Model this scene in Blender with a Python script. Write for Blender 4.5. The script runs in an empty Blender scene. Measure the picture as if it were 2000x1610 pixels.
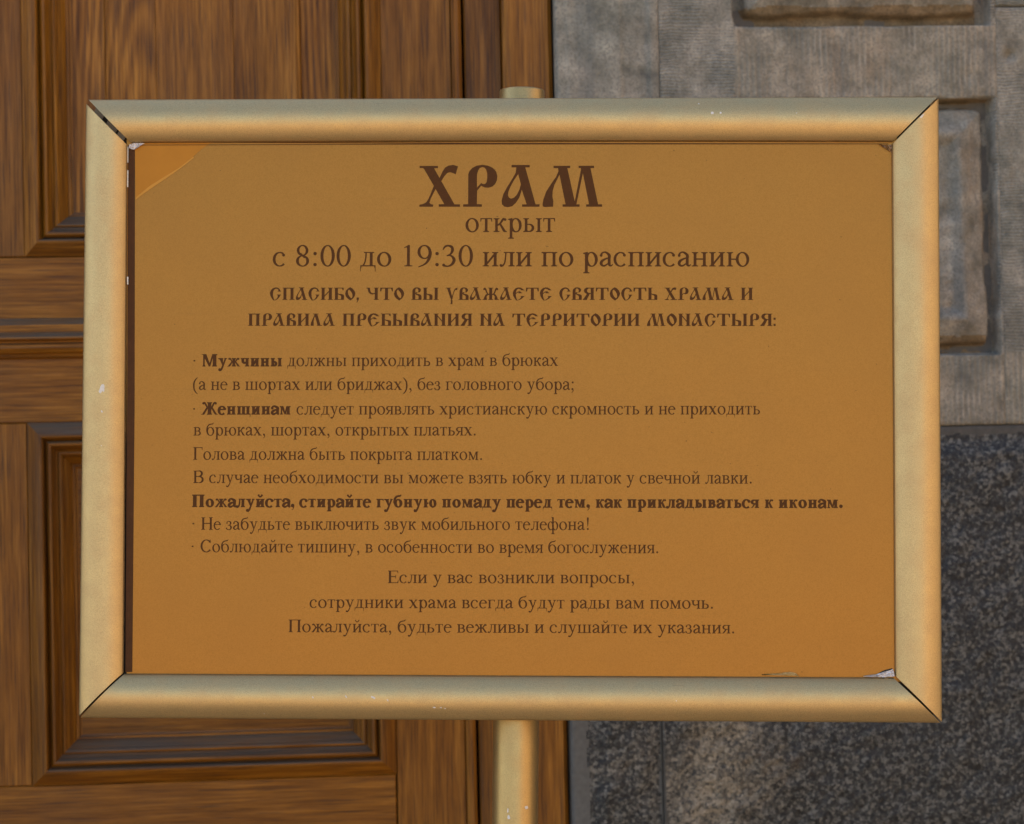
import bpy, math, random
import numpy as np
from mathutils import Matrix, Vector
from mathutils.geometry import delaunay_2d_cdt
random.seed(7)
RAD = math.radians
scn = bpy.context.scene
COL = scn.collection

# ------------------------------------------------------------------ camera, sky, sun, exposure
CAM = Vector((0, 0, 1.35))
FPX = 4611.0                                   # focal length in photograph pixels (photo 2000 wide)
RC = Matrix.Rotation(RAD(-5.0), 3, 'Z') @ Matrix.Rotation(RAD(91.4), 3, 'X') @ Matrix.Rotation(RAD(-1.24), 3, 'Z')
cam = bpy.data.objects.new('camera', bpy.data.cameras.new('camera'))
COL.objects.link(cam)
cam.matrix_world = Matrix.Translation(CAM) @ RC.to_4x4()
cam.data.sensor_width = 36
cam.data.lens = 36 * FPX / 2000
cam.data.clip_start = 0.05
cam.data.clip_end = 200
cam.data.dof.use_dof = True
cam.data.dof.focus_distance = 1.99
cam.data.dof.aperture_fstop = 14
scn.camera = cam
SUN_EL, SUN_AZ = 42.0, -42.0                    # the sun stands behind the church wall, which shades its own foot
w = bpy.data.worlds.new('World'); scn.world = w; w.use_nodes = True
nt = w.node_tree; bg = nt.nodes['Background']
sky = nt.nodes.new('ShaderNodeTexSky'); sky.sky_type = 'NISHITA'; sky.sun_disc = False
sky.sun_elevation = RAD(SUN_EL)
sky.sun_rotation = RAD(SUN_AZ)
sky.air_density = 1.0; sky.dust_density = .8; sky.ozone_density = 1.0
nt.links.new(sky.outputs[0], bg.inputs[0]); bg.inputs[1].default_value = 0.145
sl = bpy.data.lights.new('sun', 'SUN'); sl.energy = 5.0; sl.angle = RAD(.5); sl.color = (1, .93, .82)
sun = bpy.data.objects.new('sun', sl); COL.objects.link(sun)
az = RAD(SUN_AZ)
sdir = Vector((math.sin(az) * math.cos(RAD(SUN_EL)), math.cos(az) * math.cos(RAD(SUN_EL)), math.sin(RAD(SUN_EL))))
sun.rotation_euler = sdir.to_track_quat('Z', 'Y').to_euler()
scn.view_settings.view_transform = 'Standard'; scn.view_settings.look = 'None'
scn.view_settings.exposure = 1.38; scn.view_settings.gamma = 1.0

# ------------------------------------------------------------------ measured positions
def ray(px, py):
    return RC @ Vector(((px - 1000) / FPX, -(py - 805) / FPX, -1))
WY = 2.9                                       # the wall plane
def wall(px, py, off=0.0):                     # x, z on the wall plane (off metres in front of it)
    d = ray(px, py); t = (WY - off - CAM.y) / d.y
    p = CAM + d * t
    return p.x, p.z
def wx(px, py, off=0.0): return wall(px, py, off)[0]
def wz(px, py, off=0.0): return wall(px, py, off)[1]
SIGN_O = Vector((0.1715144, 1.99193204, 1.40305331))
SIGN_R = Matrix.Rotation(-0.12263588, 3, 'Z') @ Matrix.Rotation(math.pi / 2 - 0.02670611, 3, 'X') @ Matrix.Rotation(-0.02383217, 3, 'Z')
SIGN_M = Matrix.Translation(SIGN_O) @ SIGN_R.to_4x4()
def sg(px, py, h=0.0):                         # x, y in the sign's own plane (h metres in front of it)
    n = SIGN_R @ Vector((0, 0, 1)); o = SIGN_O + n * h
    d = ray(px, py); t = (o - CAM).dot(n) / d.dot(n)
    l = SIGN_R.transposed() @ (CAM + d * t - SIGN_O)
    return l.x, l.y

# ------------------------------------------------------------------ helpers
def tag(o, label=None, cat=None, group=None, kind=None):
    for k, v in (('label', label), ('category', cat), ('group', group), ('kind', kind)):
        if v: o[k] = v
    return o
def empty(name, loc=(0, 0, 0), mat=None):
    o = bpy.data.objects.new(name, None); COL.objects.link(o)
    if mat is not None: o.matrix_world = mat
    else: o.location = loc
    o.empty_display_size = .05
    return o
def build(name, vs, fs, mat, parent=None, smooth=False, local=None):
    """vs in world metres unless local (parent space)"""
    me = bpy.data.meshes.new(name); me.from_pydata([tuple(v) for v in vs], [], fs); me.update()
    if smooth: me.polygons.foreach_set('use_smooth', [True] * len(me.polygons))
    if mat: me.materials.append(mat)
    o = bpy.data.objects.new(name, me); COL.objects.link(o)
    if parent is not None:
        o.parent = parent
    return o
def seed(o, s=None):                           # a per-piece shift of the grain
    o['grain_shift'] = float(random.uniform(0, 40) if s is None else s)
    return o
def box(x0, x1, y0, y1, z0, z1, bev=0.0):
    if bev == 0:
        v = [(x, y, z) for x in (x0, x1) for y in (y0, y1) for z in (z0, z1)]
        f = [(0, 1, 3, 2), (4, 6, 7, 5), (0, 4, 5, 1), (2, 3, 7, 6), (0, 2, 6, 4), (1, 5, 7, 3)]
        return v, f
    b = bev                                    # bevel on the face towards the camera (y0)
    v = [(x0, y1, z0), (x1, y1, z0), (x1, y1, z1), (x0, y1, z1),
         (x0, y0 + b, z0), (x1, y0 + b, z0), (x1, y0 + b, z1), (x0, y0 + b, z1),
         (x0 + b, y0, z0 + b), (x1 - b, y0, z0 + b), (x1 - b, y0, z1 - b), (x0 + b, y0, z1 - b)]
    f = [(3, 2, 1, 0), (0, 1, 5, 4), (1, 2, 6, 5), (2, 3, 7, 6), (3, 0, 4, 7),
         (4, 5, 9, 8), (5, 6, 10, 9), (6, 7, 11, 10), (7, 4, 8, 11), (8, 9, 10, 11)]
    return v, f
# smooth value noise for sculpted stone
_rng = np.random.default_rng(5)
_tab = _rng.random((256, 256))
def vnoise(x, y):
    xi = np.floor(x).astype(int); yi = np.floor(y).astype(int)
    fx = x - xi; fy = y - yi; fx = fx * fx * (3 - 2 * fx); fy = fy * fy * (3 - 2 * fy)
    a = _tab[xi % 256, yi % 256]; b = _tab[(xi + 1) % 256, yi % 256]
    c = _tab[xi % 256, (yi + 1) % 256]; d = _tab[(xi + 1) % 256, (yi + 1) % 256]
    return (a * (1 - fx) + b * fx) * (1 - fy) + (c * (1 - fx) + d * fx) * fy
def fbm(x, y, o=4):
    s = 0; a = .5
    for i in range(o):
        s = s + a * (vnoise(x * 2 ** i + 17.3 * i, y * 2 ** i + 9.1 * i) - .5); a *= .5
    return s
def sstep(a, b, x):
    t = np.clip((x - a) / (b - a), 0, 1); return t * t * (3 - 2 * t)

# ------------------------------------------------------------------ materials
class NB:
    def __init__(s, name):
        s.m = bpy.data.materials.new(name); s.m.use_nodes = True; s.t = s.m.node_tree
        s.b = s.t.nodes['Principled BSDF']
    def n(s, typ, **kw):
        x = s.t.nodes.new('ShaderNode' + typ)
        for k, v in kw.items(): setattr(x, k, v)
        return x
    def l(s, a, b): s.t.links.new(a, b)
    def val(s, sock, v):
        if hasattr(v, 'links'): s.l(v, sock)
        else: sock.default_value = v
    def math(s, op, a, b=0.0, c=None):
        x = s.n('Math', operation=op); s.val(x.inputs[0], a); s.val(x.inputs[1], b)
        if c is not None: s.val(x.inputs[2], c)
        return x.outputs[0]
    def noise(s, vec, scale, detail=4, rough=.55, dist=0):
        x = s.n('TexNoise'); s.l(vec, x.inputs['Vector']); x.inputs['Scale'].default_value = scale
        x.inputs['Detail'].default_value = detail; x.inputs['Roughness'].default_value = rough; x.inputs['Distortion'].default_value = dist
        return x.outputs['Fac']
    def ramp(s, fac, stops, interp='LINEAR'):
        x = s.n('ValToRGB'); s.l(fac, x.inputs[0]); e = x.color_ramp.elements; x.color_ramp.interpolation = interp
        while len(e) < len(stops): e.new(.5)
        for i, (p, c) in enumerate(stops): e[i].position = p; e[i].color = (*c, 1) if len(c) == 3 else c
        return x.outputs[0]
    def mix(s, fac, a, b, mode='MIX'):
        x = s.n('Mix', data_type='RGBA', blend_type=mode); s.val(x.inputs[0], fac)
        for i, v in ((6, a), (7, b)):
            if hasattr(v, 'links'): s.l(v, x.inputs[i])
            else: x.inputs[i].default_value = (*v, 1)
        return x.outputs[2]
    def coords(s, scale=(1, 1, 1), shift=True, loc=(0, 0, 0)):
        tc = s.n('TexCoord'); mp = s.n('Mapping'); mp.inputs['Scale'].default_value = scale; mp.inputs['Location'].default_value = loc
        v = tc.outputs['Object']
        if shift:
            at = s.n('Attribute', attribute_type='OBJECT', attribute_name='["grain_shift"]')
            cx = s.n('CombineXYZ'); s.l(at.outputs['Fac'], cx.inputs[0]); s.l(s.math('MULTIPLY', at.outputs['Fac'], 1.7), cx.inputs[2])
            ad = s.n('VectorMath', operation='ADD'); s.l(v, ad.inputs[0]); s.l(cx.outputs[0], ad.inputs[1]); v = ad.outputs[0]
        s.l(v, mp.inputs[0]); return mp.outputs[0]
    def bump(s, h, dist, strength=1, prev=None):
        x = s.n('Bump'); s.l(h, x.inputs['Height']); x.inputs['Distance'].default_value = dist; x.inputs['Strength'].default_value = strength
        if prev is not None: s.l(prev, x.inputs['Normal'])
        return x.outputs[0]
    def done(s, color=None, rough=None, normal=None, **kw):
        if color is not None: s.val(s.b.inputs['Base Color'], color if hasattr(color, 'links') else (*color, 1))
        if rough is not None: s.val(s.b.inputs['Roughness'], rough)
        if normal is not None: s.l(normal, s.b.inputs['Normal'])
        for k, v in kw.items(): s.val(s.b.inputs[k], v)
        return s.m

def wood(name, vertical=True, rings=None, tone=1.0, dusty=False):
    m = NB(name)
    k = .065
    sc = (1, 1, k) if vertical else (k, 1, 1)
    v = m.coords(sc)
    vf = m.coords((1, 1, .022) if vertical else (.022, 1, 1)); fine = m.noise(vf, 340, 4, .66)
    mid = m.noise(v, 120, 5, .68, .25)
    sc2 = (1, 1, .10) if vertical else (.10, 1, 1)
    broad = m.noise(m.coords(sc2), 16, 3, .5)
    if rings:
        cx, cz, ks, rs = rings
        tc = m.n('TexCoord'); mp = m.n('Mapping'); m.l(tc.outputs['Object'], mp.inputs[0])
        mp.inputs['Location'].default_value = (-cx, -WY, -cz * ks); mp.inputs['Scale'].default_value = (1, 1, ks)
        wv = m.n('TexWave', wave_type='RINGS', rings_direction='SPHERICAL', wave_profile='SIN'); m.l(mp.outputs[0], wv.inputs[0])
        wv.inputs['Scale'].default_value = rs; wv.inputs['Distortion'].default_value = 3.0
        wv.inputs['Detail'].default_value = 3; wv.inputs['Detail Scale'].default_value = .9
        g = m.math('ADD', m.math('MULTIPLY', m.math('SUBTRACT', wv.outputs['Fac'], .5), .26), mid)
    else:
        g = mid
    f = m.math('ADD', m.math('MULTIPLY', g, .48), m.math('MULTIPLY', fine, .52))
    dk = (.080 * tone, .0255 * tone, .0010 * tone); md = (.212 * tone, .078 * tone, .0050 * tone); lt = (.365 * tone, .150 * tone, .0160 * tone)
    c = m.ramp(f, [(.35, dk), (.50, md), (.66, lt)])
    c = m.mix(m.ramp(broad, [(.35, (.0, .0, .0)), (.7, (1, 1, 1))]), c, m.mix(.75, c, (.66, .58, .52), 'MULTIPLY'))
    pore = m.noise(m.coords((1, 1, .02) if vertical else (.02, 1, 1)), 620, 2, .5)
    c = m.mix(m.ramp(pore, [(.56, (0, 0, 0)), (.68, (.70, .70, .70))]), c, (.040, .018, .009))
    grime = m.noise(m.coords((1, 1, .5)), 5, 4, .6)
    c = m.mix(m.ramp(grime, [(.50, (0, 0, 0)), (.75, (.40, .40, .40))]), c, (.085, .040, .016))
    at = m.n('Attribute', attribute_type='OBJECT', attribute_name='["grain_shift"]')
    br = m.math('ADD', .86, m.math('MULTIPLY', m.math('FRACT', m.math('MULTIPLY', at.outputs['Fac'], 7.31)), .26))   # boards differ in tone
    cb = m.n('CombineColor')
    for i_ in range(3): m.l(br, cb.inputs[i_])
    c = m.mix(1.0, c, cb.outputs[0], 'MULTIPLY')
    if dusty:                                   # grey dust and weathering on ledges that face up
        ge = m.n('NewGeometry'); sz = m.n('SeparateXYZ'); m.l(ge.outputs['True Normal'], sz.inputs[0])
        dm = m.math('MULTIPLY', m.ramp(sz.outputs[2], [(.22, (0,) * 3), (.55, (1,) * 3)]), m.ramp(mid, [(.38, (.45,) * 3), (.60, (.88,) * 3)]))
        c = m.mix(dm, c, m.mix(fine, (.054, .046, .036), (.100, .087, .069)))
    n = m.bump(m.math('ADD', fine, m.math('MULTIPLY', mid, 1.5)), .0007, .6)
    return m.done(c, m.ramp(mid, [(.3, (.55,) * 3), (.7, (.40,) * 3)]), n, **{'Specular IOR Level': .22})

def stone(name, comb=None, tint=(1, 1, 1), pitch=.0052):
    m = NB(name); v = m.coords((1, 1, 1))
    big = m.noise(v, 7, 4, .6); midn = m.noise(v, 32, 5, .62); fine = m.noise(v, 380, 3, .6)
    c = m.ramp(midn, [(.30, (.135, .116, .090)), (.45, (.225, .192, .150)), (.58, (.300, .254, .202)), (.72, (.42, .355, .280))])
    c = m.mix(m.ramp(big, [(.40, (0, 0, 0)), (.60, (.9,) * 3)]), c, m.mix(.8, c, (.80, .90, .95), 'MULTIPLY'))
    warm = m.noise(m.coords((1, 1, .25)), 22, 4, .6)
    c = m.mix(m.ramp(warm, [(.57, (0, 0, 0)), (.74, (.6,) * 3)]), c, (.27, .185, .115))
    drip = m.noise(m.coords((1, 1, .05)), 40, 3, .6)
    c = m.mix(m.ramp(drip, [(.50, (0, 0, 0)), (.72, (.5,) * 3)]), c, (.095, .105, .108))
    c = m.mix(m.ramp(fine, [(.35, (.55,) * 3), (.55, (0,) * 3)]), c, (.085, .080, .072))
    pit = m.noise(v, 170, 4, .75)
    c = m.mix(m.ramp(pit, [(.60, (0,) * 3), (.70, (.55,) * 3)]), c, (.075, .072, .068)); c = m.mix(m.ramp(pit, [(.30, (.45,) * 3), (.40, (0,) * 3)]), c, (.40, .36, .31))
    c = m.mix(1.0, c, tuple(q * r for q, r in zip(tint, (1.05, 1.06, 1.03))), 'MULTIPLY')
    n = m.bump(midn, .004, .5); n = m.bump(fine, .0012, .6, n)
    if comb:
        tc = m.n('TexCoord'); sx = m.n('SeparateXYZ'); m.l(tc.outputs['Object'], sx.inputs[0])
        a = sx.outputs[2 if comb == 'H' else 0]
        wob = m.math('MULTIPLY', m.noise(m.coords((1, 1, 1)), 26, 3, .6), .009 if comb == 'H' else .004)
        s = m.math('SINE', m.math('MULTIPLY', m.math('ADD', a, wob), 2 * math.pi / pitch))
        s = m.math('MULTIPLY', m.math('ADD', s, 1), .5)
        patch = m.ramp(m.noise(m.coords((1, 1, 1)), 14, 3, .5), [(.38, (.15,) * 3), (.58, (1,) * 3)])
        s2 = m.math('MULTIPLY', s, patch)
        n = m.bump(s2, .0011, .8, n)
        # grooves darker, some ridge tops paler
        c = m.mix(m.math('MULTIPLY', m.math('SUBTRACT', 1, s), m.math('MULTIPLY', patch, .26)), c, (.085, .082, .078))
        c = m.mix(m.math('MULTIPLY', m.math('POWER', s, 3), m.ramp(m.noise(v, 26, 3, .6), [(.55, (0,) * 3), (.68, (.6,) * 3)])), c, (.40, .34, .27))
    return m.done(c, .88, n, **{'Specular IOR Level': .25})

def granite(name, blob=None, k=1.0):
    m = NB(name); v = m.coords((1, 1, 1))
    vo = m.n('TexVoronoi'); m.l(v, vo.inputs[0]); vo.inputs['Scale'].default_value = 260
    sx = m.n('SeparateColor'); m.l(vo.outputs['Color'], sx.inputs[0])
    sp = m.noise(v, 185, 5, .78, .2)
    f = m.math('ADD', m.math('MULTIPLY', sp, .80), m.math('MULTIPLY', sx.outputs[0], .20))
    dk = m.ramp(f, [(.39, (.0065, .0065, .0070)), (.47, (.024, .0230, .0225)), (.54, (.062, .058, .052)), (.63, (.160, .145, .125))])
    lt = m.ramp(f, [(.34, (.022, .021, .022)), (.43, (.10, .084, .064)), (.54, (.24, .19, .135)), (.68, (.38, .31, .225))])
    big = m.noise(v, 6.5, 5, .62)
    if blob:
        tc = m.n('TexCoord'); mp = m.n('Mapping'); m.l(tc.outputs['Object'], mp.inputs[0])
        mp.vector_type = 'POINT'; cx, cz, rx, rz, rot = blob
        sub = m.n('VectorMath', operation='SUBTRACT'); m.l(tc.outputs['Object'], sub.inputs[0]); sub.inputs[1].default_value = (cx, WY, cz)
        m.l(sub.outputs[0], mp.inputs[0]); mp.inputs['Rotation'].default_value = (0, RAD(rot), 0); mp.inputs['Scale'].default_value = (1 / rx, 1, 1 / rz)
        ln = m.n('VectorMath', operation='LENGTH'); m.l(mp.outputs[0], ln.inputs[0])
        q = m.math('ADD', m.math('SUBTRACT', 1.0, ln.outputs['Value']), m.math('MULTIPLY', m.math('SUBTRACT', big, .5), 3.0))
        msk = m.ramp(q, [(0.0, (0,) * 3), (.8, (.85,) * 3)])
    else:
        msk = m.ramp(big, [(.50, (0,) * 3), (.72, (.6,) * 3)])
    c = m.mix(msk, dk, lt)
    rust = m.noise(v, 16, 4, .6)
    c = m.mix(m.ramp(rust, [(.60, (0,) * 3), (.70, (.5,) * 3)]), c, (.060, .036, .020))
    c = m.mix(1.0, c, (k * .95, k * .98, k * .98), 'MULTIPLY')
    n = m.bump(sp, .003, .7); n = m.bump(m.noise(v, 30, 4, .6), .006, .6, n)
    return m.done(c, m.ramp(f, [(.4, (.45,) * 3), (.6, (.75,) * 3)]), n, **{'Specular IOR Level': .4})

def gold(name='gold_paint', rough=.46, base=(.545, .388, .178)):
    m = NB(name); v = m.coords((1, 1, 1))
    fine = m.noise(v, 1500, 2, .6); mot = m.noise(v, 60, 4, .6); big = m.noise(v, 9, 3, .5)
    c = m.mix(m.ramp(fine, [(.32, (.65,) * 3), (.60, (0,) * 3)]), base, tuple(x * .60 for x in base))
    c = m.mix(m.ramp(mot, [(.45, (0,) * 3), (.75, (.20,) * 3)]), c, (base[0] * .95, base[1] * .80, base[2] * .78))
    c = m.mix(m.ramp(m.noise(v, 420, 3, .7), [(.70, (0,) * 3), (.78, (.55,) * 3)]), c, (.20, .13, .06))
    scr = m.noise(m.coords((.05, 1, 1)), 900, 3, .6); c = m.mix(m.ramp(scr, [(.67, (0,) * 3), (.75, (.45,) * 3)]), c, (.26, .18, .09))
    n = m.bump(fine, .00012, .5); n = m.bump(big, .002, .12, n)
    return m.done(c, m.ramp(mot, [(.3, (rough - .04,) * 3), (.7, (rough + .07,) * 3)]), n, Metallic=.82, **{'Specular IOR Level': .5})

def sheet_mat():
    m = NB('gold_sheet'); v = m.coords((1, 1, 1))
    grain = m.noise(v, 1100, 2, .6); mot = m.noise(v, 14, 4, .6)
    c = m.mix(m.ramp(grain, [(.30, (1,) * 3), (.62, (0,) * 3)]), (.345, .150, .029), (.283, .123, .022))
    c = m.mix(m.ramp(mot, [(.42, (0,) * 3), (.72, (.30,) * 3)]), c, (.285, .123, .026))
    sp = m.noise(v, 260, 2, .5)
    c = m.mix(m.ramp(sp, [(.755, (0,) * 3), (.80, (.7,) * 3)]), c, (.10, .05, .015))
    scr = m.noise(m.coords((.06, 1, 1)), 240, 3, .6)
    c = m.mix(m.ramp(scr, [(.66, (0,) * 3), (.76, (.18,) * 3)]), c, (.22, .10, .025))
    n = m.bump(grain, .00008, .4); n = m.bump(m.noise(v, 4.5, 2, .5), .004, .35, n)
    return m.done(c, .36, n, Metallic=.62, **{'Specular IOR Level': .15})
def plain(name, col, rough=.6, metallic=0.0, var=.25, scale=90, spec=.4, **kw):
    m = NB(name); f = m.noise(m.coords(), scale, 4, .6)
    c = m.mix(f, tuple(x * (1 - var) for x in col), tuple(min(1, x * (1 + var)) for x in col))
    return m.done(c, rough, m.bump(f, .0004, .4), Metallic=metallic, **{'Specular IOR Level': spec}, **kw)

M = dict(
    wdu=wood('oak_dusty_level_grain', False, dusty=True), wv=wood('oak_upright_grain'), wh=wood('oak_level_grain', False),
    wp=wood('oak_cathedral_grain', True, rings=(wx(282, 230), wz(282, 390), .15, 40.0)),
    wd=wood('oak_upright_grain_dark', True, tone=.80),
    wl=wood('oak_level_grain_panel', False, tone=.85),
    st=stone('limestone_smooth', tint=(1.0, 1.0, 1.0)), sth=stone('limestone_combed_level', 'H', pitch=.0040), stv=stone('limestone_combed_upright', 'V', pitch=.0070, tint=(1.10, 1.04, .98)),
    str=stone('limestone_rough', tint=(.96, .94, .94)), stb=stone('limestone_brown_bounce', tint=(.80, .62, .44)),  # the brown one has warm ground bounce painted into its tint
    gr=granite('granite_dark', blob=(wx(1395, 1500), wz(1395, 1500), .085, .16, -32)), gr2=granite('granite_reveal', k=1.1),
    gm2=plain('granite_worn_margin', (.070, .062, .052), .8, var=.5, scale=120), gm=plain('granite_smooth_margin', (.098, .094, .086), .7, var=.35, scale=160),
    gold=gold(), sheet=sheet_mat(),
    ink=plain('brown_print', (.072, .0265, .0050), .6, .0, var=.12, scale=400, spec=.12),
    strip=plain('brown_edge_strip', (.066, .026, .008), .65, var=.3, scale=150, spec=.12),
    chip=plain('white_chipped_primer', (.62, .57, .50), .7, var=.12, scale=300),
    film=plain('crumpled_clear_film', (.60, .56, .55), .16, var=.4, scale=300, spec=.9),
    tape=plain('amber_tape', (.395, .155, .016), .50, .45, var=.10, scale=60, spec=.2),
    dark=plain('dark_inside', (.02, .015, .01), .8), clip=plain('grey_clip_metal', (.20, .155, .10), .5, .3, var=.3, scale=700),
    ground=plain('paving_sandy', (.46, .305, .165), .9, var=.25, scale=12),
    bounce_wall=plain('bounce_wall_sandy', (.52, .39, .25), .9, var=.12, scale=6),
    mort=plain('lime_mortar', (.12, .105, .09), .95, var=.3, scale=120),
)

# ------------------------------------------------------------------ ground
gv, gf = box(-30, 30, -30, WY + .6, -.25, 0)
g = build('ground', gv, gf, M['ground']); tag(g, kind='structure')

# the body of the church behind and around the portal, out of frame
chw = empty('church_wall', (0, WY + .4, 0)); tag(chw, 'plain grey church wall behind the oak door and stone portal', 'wall')
for nm, (x0_, x1_, z0_, z1_, y0_) in dict(a=(-7, 7, 0, 3.5, WY + .09), b=(-7, -1.45, 0, 3.499, WY + .0), c=(1.8, 7, 0, 3.499, WY - .0), d=(-1.4495, 1.7995, 3.05, 3.499, WY)).items():
    v, f = box(x0_, x1_, y0_, y0_ + (.6 if nm == 'a' else .0895), z0_, z1_); o = build('wall_body' if nm == 'a' else 'wall_facing', v, f, M['sth'])
    o['grain_shift'] = 3.0; o.parent = chw; o.matrix_parent_inverse = Matrix.Translation(-chw.location)
reflector = empty('added_bounce_wall', (4.6, 0, 0)); tag(reflector, 'added sandy wing standing square to the church wall', 'wall')  # added wall out of view, put here to bounce warm light from the right
v, f = box(4.6, 5.4, -9, WY - .05, 0, 4.2); o = build('wing_body', v, f, M['bounce_wall']); seed(o); o.parent = reflector; o.matrix_parent_inverse = Matrix.Translation(-reflector.location)  # body of the added bounce wall, out of view
# ------------------------------------------------------------------ oak door
def wbox(name, x0, x1, z0, z1, off, mat, parent, depth=.03, bev=.0012, s=None):
    v, f = box(x0, x1, WY - off, WY - off + depth, z0, z1, bev)
    return seed(build(name, v, f, mat, parent), s)
def moulding(x0, x1, z0, z1, prof, mats, parent, name='moulding', dusty=None):
    """four mitred strips; prof = (inset, height) from the outer edge inwards"""
    cor = [(x0, z0), (x1, z0), (x1, z1), (x0, z1)]
    ins = [(1, 1), (-1, 1), (-1, -1), (1, -1)]
    out = []
    for s in range(4):
        a, b = s, (s + 1) % 4
        vs, fs = [], []
        for (d, h) in prof:
            for c in (a, b):
                vs.append((cor[c][0] + ins[c][0] * d, WY - h, cor[c][1] + ins[c][1] * d))
        for i in range(len(prof) - 1):
            fs.append((2 * i, 2 * i + 1, 2 * i + 3, 2 * i + 2))
        o = seed(build(name, vs, fs, M['wdu'] if s % 2 == 0 else mats[1], parent))
        out.append(o)
    return out
MM = .001
def curve(points, n=4):                        # soften a profile (Catmull-Rom)
    P = [points[0]] + list(points) + [points[-1]]; r = []
    for i in range(1, len(P) - 2):
        for k in range(n):
            t = k / n
            r.append(tuple(.5 * (2 * P[i][j] + (P[i + 1][j] - P[i - 1][j]) * t + (2 * P[i - 1][j] - 5 * P[i][j] + 4 * P[i + 1][j] - P[i + 2][j]) * t * t + (3 * P[i][j] - P[i - 1][j] - 3 * P[i + 1][j] + P[i + 2][j]) * t ** 3) for j in (0, 1)))
    return r + [points[-1]]
p1 = curve([(0, .8), (3, 3.5), (9, 9.5), (15, 14.2), (18.5, 14.6), (20, 11)], 4)
p2 = [(20.5, 3), (23, 0)] + curve([(23, 6), (26, 9.5), (29, 9)], 3)
p3 = curve([(30, 5), (33, -3), (36, -6)], 3) + curve([(36.3, -4.2), (38.5, -3.6), (41, -6)], 3) + curve([(42, -9.5), (47, -16), (50.5, -22)], 3) + [(51, -26.5), (54, -27)] + [(54.5, -31), (57, -32)]
PROF = [(a * MM, b * MM) for a, b in [(0, -1)] + p1 + p2 + p3]
door = empty('oak_door', (wx(400, 0), WY, 0)); door_inv = None
tag(door, 'brown varnished oak door with moulded panels behind the gold sign', 'door')
def parent_keep(o, p):
    o.parent = p; o.matrix_parent_inverse = Matrix.Translation(-p.location); return o
def panel(x0, x1, z0, z1, pm, field=.043, boards=None):
    for o in moulding(x0, x1, z0, z1, PROF, (M['wh'], M['wv']), None): parent_keep(o, door)
    a = .056                                   # sunk margin and raised field
    v = []; f = []
    F = [(a - .004, -.032), (a + field - .002, -.0315), (a + field, -.0275), (a + field + .004, -.026)]
    for (d, h) in F:
        v += [(x0 + d, WY - h, z0 + d), (x1 - d, WY - h, z0 + d), (x1 - d, WY - h, z1 - d), (x0 + d, WY - h, z1 - d)]
    for i in range(3):
        for k in range(4):
            f.append((4 * i + k, 4 * i + (k + 1) % 4, 4 * i + 4 + (k + 1) % 4, 4 * i + 4 + k))
    a2 = a + field + .004
    cuts = [x0 + a2] + (boards or [x0 + a2 + (x1 - x0 - 2 * a2) * .47]) + [x1 - a2]
    for i in range(len(cuts) - 1):
        vv, ff = box(cuts[i] + (.0001 if i else 0), cuts[i + 1] - (.0001 if i < len(cuts) - 2 else 0), WY + .026 - .0003 * (i % 2), WY + .031, z0 + a2, z1 - a2, .0004)
        parent_keep(seed(build('panel_board', vv, ff, pm if i == 0 else M['wv'] if pm is M['wp'] else pm)), door)
    o = seed(build('panel', v, f, pm)); parent_keep(o, door); return o
xl, xr = wx(49, 502), wx(742, 60)              # outer edges of the panel mouldings
xl2 = wx(66, 1100)
xL = xl - .005
xR = wx(880, 60)                               # right edge of the leaf
z_up0 = wz(49, 502); z_top = z_up0 + 1.15
z_lo1 = wz(60, 826); z_lo0 = wz(430, 1523)
zr = wz(0, 496)                                # lower end of the upper stiles
panel(xl, xr, z_up0, z_top, M['wp'], boards=[wx(302, 100), wx(455, 100)]); panel(xL + .004, xr + .002, z_lo0, z_lo1, M['wl'])
def stile(x0, x1, z0, z1, m='wv'): parent_keep(wbox('stile', x0, x1, z0, z1, 0, M[m], None), door)
def rail(x0, x1, z0, z1): parent_keep(wbox('rail', x0, x1, z0, z1, 0, M['wh'], None), door)
xs = xl - .052                                 # middle of the door's left stile
z_b0 = z_lo0 - .125; zb = .16
stile(xl - .17, xl, z_up0, z_top); stile(xr, xR, z_up0, z_top)
rail(xl - .17, xR, z_lo1, z_up0 - .0005)
stile(xl - .17, xL + .0035, z_lo0 + .0, z_lo1 - .0005); stile(xr + .0025, xR, zb, z_lo1 - .0005, 'wv')
rail(xl - .17, xr + .001, z_b0, z_lo0 - .0005)
rail(xl - .17, xR, z_top + .0005, z_top + .16)
zb = .16
panel(xL + .004, xr + .002, zb, z_b0 - .0005, M['wl'])
stile(xl - .17, xL + .0035, zb, z_b0 - .0005)
rail(xl - .17, xR, .01, zb - .0005)
# the next bay of panels to the left, mostly out of frame
dx = (xr - xl) + .17
panel(xl - dx, xr - dx, z_up0, z_top, M['wv']); panel(xl - dx, xr - dx, z_lo0, z_lo1, M['wl']); panel(xl - dx, xr - dx, zb, z_b0, M['wl'])
for (a, b) in ((z_up0, z_top), (z_lo0, z_lo1 - .0005), (zb, z_b0)):
    stile(xl - dx - .17, xl - dx - .0005, a, b)
for (a, b) in ((z_lo1, z_up0 - .0005), (z_b0, z_lo0 - .0005), (z_top + .0005, z_top + .16), (.01, zb - .0005)):
    rail(xl - dx - .17, xl - .1705, a, b)
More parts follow.
